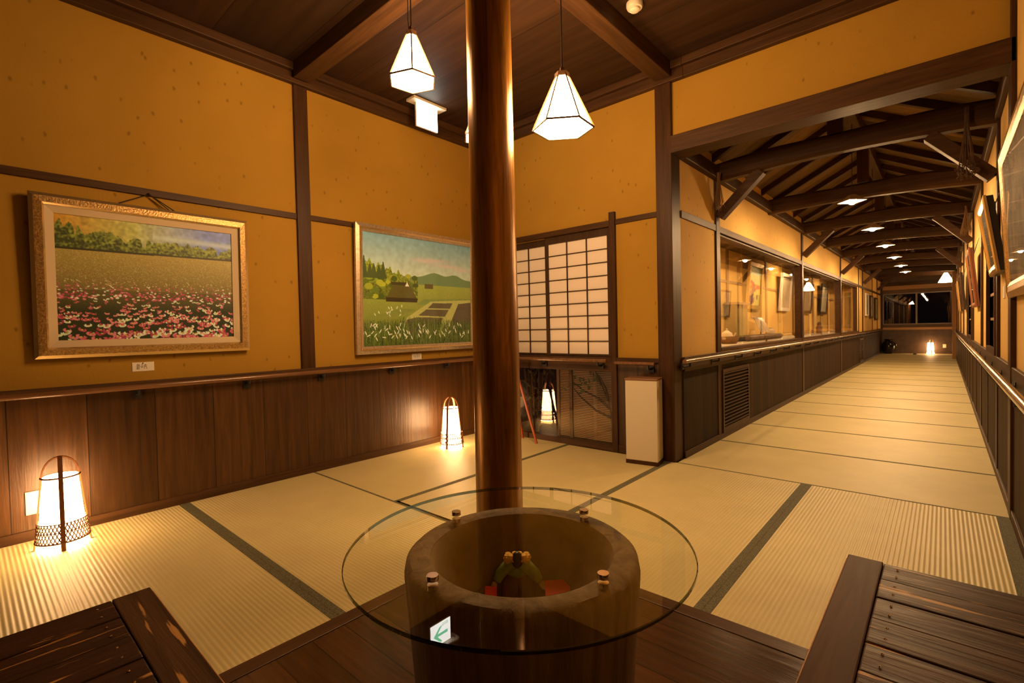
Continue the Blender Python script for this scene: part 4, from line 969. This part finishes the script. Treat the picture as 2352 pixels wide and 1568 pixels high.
# ------------------------------------------------------------------ show-case contents
SH = .801
T = thing('display_frame', 'dark boxed picture standing at the near end of the show window', 'picture frame', (-1.80, 6.0, SH), 'objects in the show window')
MB().box(-1.90, -1.79, 5.93, 6.38, SH, 1.235).build('case', plain('box_frame_dark', (.035,.028,.018), .5), T, bev=.003); MB().box(-1.79, -1.783, 5.97, 6.34, SH+.05, 1.19).build('picture', plain('landscape_print', (.16,.15,.06), .6, noise=.5, nscale=6), T); MB().box(-1.91, -1.77, 5.91, 6.40, 1.235, 1.262).build('top', plain('box_top', (.25,.17,.10), .5), T)
T = thing('basket', 'round wicker basket at the near end of the show window', 'basket', (-1.70, 5.40, SH), 'objects in the show window')
MB().lathe([(.07, 0), (.085, .02), (.10, .07), (.104, .075), (.095, .07), (.078, .02), (.001, .015)], (-1.70, 5.40, SH), 24, cap=False).build('bowl', plain('wicker', (.32,.18,.08), .7, noise=.4, nscale=90, bump=.004), T, smooth=True)
T = thing('teapot', 'white lidded teapot sitting in the wicker basket', 'teapot', (-1.71, 5.36, SH+.02), 'objects in the show window')
TW = plain('white_china', (.70,.64,.55), .25)
MB().lathe([(.03,0),(.055,.03),(.062,.06),(.05,.095),(.028,.108)], (-1.71, 5.36, SH+.02), 24).build('body', TW, T, smooth=True); MB().lathe([(.03,.108),(.02,.118),(.006,.122),(.012,.135),(.004,.142)], (-1.71, 5.36, SH+.02), 20).build('lid', TW, T, smooth=True)
MB().tube([(-1.66,5.36,SH+.06),(-1.63,5.35,SH+.085),(-1.615,5.345,SH+.115)], [.012,.009,.007], 10).build('spout', TW, T, smooth=True)
o = MB(); o.tube([(-1.72,6.15,SH+.035),(-1.70,6.7,SH+.04),(-1.71,7.2,SH+.036),(-1.70,7.6,SH+.034)], [.034,.038,.034,.030], 14); tag(o.build('log', plain('driftwood', (.18,.12,.07), .8, noise=.3, nscale=20, bump=.005), smooth=True), 'long weathered log lying on the shelf of the show window', 'log', 'objects in the show window')
T = thing('photo_stand', 'tilted black and white photo stand in the show window', 'photo stand', (-1.80, 7.05, SH), 'objects in the show window')
MB().add([(-1.78,6.95,SH+.09),(-1.74,7.25,SH+.09),(-1.83,7.22,SH+.29),(-1.87,6.92,SH+.29)], [(0,1,2,3)]).build('photo', plain('bw_photo', (.25,.24,.22), .3, noise=.9, nscale=12), T).modifiers.new('s','SOLIDIFY').thickness = .006
MB().bar((-1.83,7.1,SH), (-1.82,7.08,SH+.18), .012, .012).build('prop', M['black'], T)
def vase(nm, x, y, pr_, m_, lab): tag(MB().lathe(pr_, (x, y, SH), 20).build(nm, m_, smooth=True), lab, nm, 'objects in the show window')
vase('jar', -1.80, 6.62, [(.03,0),(.05,.04),(.045,.09),(.025,.12),(.035,.14)], plain('ochre_jar', (.40,.28,.12), .4), 'ochre jar behind the log in the show window')
vase('jar', -1.78, 7.42, [(.04,0),(.055,.05),(.055,.11),(.03,.13),(.032,.15)], TW, 'white jar near the first post of the show window')
vase('bowl', -1.70, 8.6, [(.03,0),(.06,.03),(.07,.06)], plain('clay_bowl', (.30,.17,.09), .6), 'small clay bowl in the second show window')
vase('statue', -1.74, 10.7, [(.05,0),(.045,.05),(.055,.11),(.03,.16),(.035,.19),(.01,.22)], plain('carved_statue', (.30,.17,.09), .6), 'small carved statue at the far end of the second show window')
vase('bowl', -1.72, 12.1, [(.03,0),(.07,.03),(.08,.05)], TW, 'white bowl in the third show window')
def case_pic(y0, y1, z0, z1, fm, art, lab, lean=.03):
    T = thing('case_picture', lab, 'picture', (-1.915, (y0+y1)/2, z0), 'pictures hanging inside the show window')
    def P(y, t, d): return (-1.905+lean*t+d, y, z0+(z1-z0)*t)
    h = z1-z0
    def ring(i0, i1, d):
        a = [(y0+i0, i0/h), (y1-i0, i0/h), (y1-i0, 1-i0/h), (y0+i0, 1-i0/h)]; b = [(y0+i1, i1/h), (y1-i1, i1/h), (y1-i1, 1-i1/h), (y0+i1, 1-i1/h)]
        vs = [P(*p, 0) for p in a]+[P(*p, d) for p in a]+[P(*p, d) for p in b]+[P(*p, 0) for p in b]; fs = []
        for i in range(4):
            j = (i+1) % 4
            for k_ in range(3): fs.append((k_*4+i, k_*4+j, (k_+1)*4+j, (k_+1)*4+i))
        MB().add(vs, fs).build('frame', fm, T)
    ring(0, .05, .03)
    if isinstance(art, np.ndarray): canvas('picture', art, M['canvas'], P(y0+.045, 1-.045/h, .012), (0, y1-y0-.09, 0), (-lean*(1-.09/h), 0, -(h-.09)), T)
    else: MB().add([P(y0+.04,.04/h,.012),P(y1-.04,.04/h,.012),P(y1-.04,1-.04/h,.012),P(y0+.04,1-.04/h,.012)], [(0,1,2,3)]).build('picture', art, T)
    MB().tube([P(y0+.15, .98, .004), (-1.924, (y0+y1)/2, min(1.88, z1+.1)), P(y1-.15, .98, .004)], .0015, 5).build('hanging_wire', M['cord'], T)
ILL = np.array([.9,.55,.25])
pp = np.zeros((70, 60, 3)); Yp, Xp = np.mgrid[0:70, 0:60]
pp[:] = alb((230,180,70)); pp[:28] = alb((185,185,165)); pp[14:30] = alb((235,190,90)); pp *= (.85+.3*rng.random((70,60)))[...,None]
for i in range(26): splat(pp, 30+rng.normal(0,13), 34+rng.normal(0,5), 5, 3.5, alb([(225,60,50),(240,100,60),(200,50,40)][rng.integers(3)]))
for i in range(30): splat(pp, 20+rng.normal(0,10), 52+rng.normal(0,8), 3, 5, alb([(120,60,50),(150,90,80),(110,70,30)][rng.integers(3)]))
YF = plain('yellow_gilt_frame', (.62,.42,.10), .4, metal=.3)
case_pic(6.68, 7.30, 1.20, 1.80, YF, pp, 'yellow-framed picture of red poppies inside the first show window', .05)
case_pic(8.35, 9.02, 1.20, 1.78, M['white'], ART1, 'white-framed picture inside the second show window', .05)
case_pic(10.0, 10.75, 1.18, 1.72, M['black'], ART2, 'dark-framed picture in the middle of the second show window', .05)
case_pic(11.65, 12.4, 1.18, 1.80, M['black'], plain('grey_print', (.35,.35,.28), .5, noise=.3, nscale=4), 'black-framed grey picture inside the third show window', .05)
ILL = np.array([.80, .42, .20])
# added, unseen strip lights that brighten the inside of the show-case
for i, y in enumerate((5.15, 8.3, 11.7)):
    T = thing('added_strip_light', '%s added, unseen strip light brightening the show window from under its lid' % ['nearest','middle','furthest'][i], 'light', (-1.66, y, 1.88), 'added strip lights in the show window')
    MB().box(-1.70, -1.62, y-.32, y+.32, 1.875, 1.899).build('housing', M['cream'], T); MB().box(-1.68, -1.64, y-.30, y+.30, 1.866, 1.874).build('tube', emit('added_strip_glow_%d' % i, (1,.62,.27), 90), T)
# pictures on the plain wall beyond the show windows
def small_pic(y0, y1, z0, z1, fm, art, lab):
    T = thing('wall_picture', lab, 'picture', (XC+.012, (y0+y1)/2, z0), 'pictures on the gallery wall beyond the show windows')
    f = MB(); x = XC+.012; w = .035
    f.box(x, x+.03, y0, y0+w, z0, z1); f.box(x, x+.03, y1-w, y1, z0, z1); f.box(x, x+.03, y0+w, y1-w, z0, z0+w); f.box(x, x+.03, y0+w, y1-w, z1-w, z1); f.build('frame', fm, T)
    MB().box(x, x+.018, y0+w, y1-w, z0+w, z1-w).build('picture', art, T)
small_pic(15.0, 15.55, 1.15, 1.72, M['white'], ART3, 'white-framed picture on the left gallery wall just past the show windows')
small_pic(16.0, 16.6, 1.10, 1.70, M['post'], ART2, 'dark-framed picture on the left gallery wall, middle of three')
small_pic(17.2, 17.9, 1.05, 1.68, M['post'], ART3, 'dark-framed picture on the left gallery wall nearest the far end')

# ------------------------------------------------------------------ far end
T = thing('window_8', '', '', ((fx0+fx1)/2, YE, fz0)); del T['label']; del T['category']; T['kind'] = 'structure'
AL = plain('window_frame_metal', (.16,.12,.10), .4)
f = MB(); f.box(fx0, fx1, YE-.01, YE+.05, fz0, fz0+.03); f.box(fx0, fx1, YE-.01, YE+.05, fz1-.03, fz1); f.box(fx0, fx0+.03, YE-.01, YE+.05, fz0+.03, fz1-.03); f.box(fx1-.03, fx1, YE-.01, YE+.05, fz0+.03, fz1-.03); f.box(-.62, -.58, YE-.01, YE+.05, fz0+.03, fz1-.03)
f.build('frame', AL, T)
MB().box(fx0+.03, -.62, YE+.012, YE+.016, fz0+.03, fz1-.03).build('pane', M['glass'], T); MB().box(-.58, fx1-.03, YE+.022, YE+.026, fz0+.03, fz1-.03).build('pane', M['glass'], T)
T = thing('large_jar', 'big glossy black jar on the floor in the far left corner of the gallery', 'jar', (-1.26, YE-.26, .0015))
JB = plain('black_glaze', (.012,.011,.010), .12)
MB().lathe([(.09,0),(.14,.06),(.185,.20),(.17,.30),(.11,.38),(.085,.40)], (-1.26, YE-.26, .0015), 32).build('body', JB, T, smooth=True)
MB().lathe([(.085,.40),(.105,.43),(.10,.45),(.07,.45)], (-1.26, YE-.26, .0015), 32).build('rim', JB, T, smooth=True)
f = MB(); f.tube([(-1.10,YE-.30,.33),(-1.07,YE-.31,.29),(-1.085,YE-.31,.24)], .012, 8); f.build('handle', JB, T, smooth=True)
tag(MB().box(-.66, -.585, 18.62, 18.86, .0015, .025).build('floor_block', M['black'], bev=.003), 'small dark block lying on the last tatami mat of the gallery', 'block')

# ------------------------------------------------------------------ camera, world, render look
cam = bpy.data.cameras.new('camera'); co = bpy.data.objects.new('camera', cam); COL.objects.link(co)
f_, yaw, pitch, roll = 1119.09, .7243, -.0241, -.0224
fwd = Vector((-math.sin(yaw)*math.cos(pitch), math.cos(yaw)*math.cos(pitch), math.sin(pitch)))
r = Vector((math.cos(yaw), math.sin(yaw), 0)); u = r.cross(fwd)
r2 = r*math.cos(roll)+u*math.sin(roll); u2 = -r*math.sin(roll)+u*math.cos(roll)
co.matrix_world = Matrix(((r2.x, u2.x, -fwd.x, 0), (r2.y, u2.y, -fwd.y, 0), (r2.z, u2.z, -fwd.z, 1.0), (0,0,0,1)))
cam.sensor_width = 36; cam.lens = 36*f_/2352; cam.clip_start = .02; cam.clip_end = 100
S.camera = co
w = bpy.data.worlds.new('night'); S.world = w; w.use_nodes = True
w.node_tree.nodes['Background'].inputs[0].default_value = (.004,.003,.003,1); w.node_tree.nodes['Background'].inputs[1].default_value = .25
S.view_settings.view_transform = 'Standard'; S.view_settings.look = 'None'; S.view_settings.exposure = 0.5; S.view_settings.gamma = 1; S.view_settings.use_curve_mapping = False
try:
    S.cycles.use_denoising = True; S.cycles.max_bounces = 8; S.cycles.diffuse_bounces = 5; S.cycles.glossy_bounces = 4; S.cycles.transparent_max_bounces = 16
    S.cycles.sample_clamp_indirect = 6; S.cycles.caustics_reflective = False; S.cycles.caustics_refractive = False
except Exception: pass
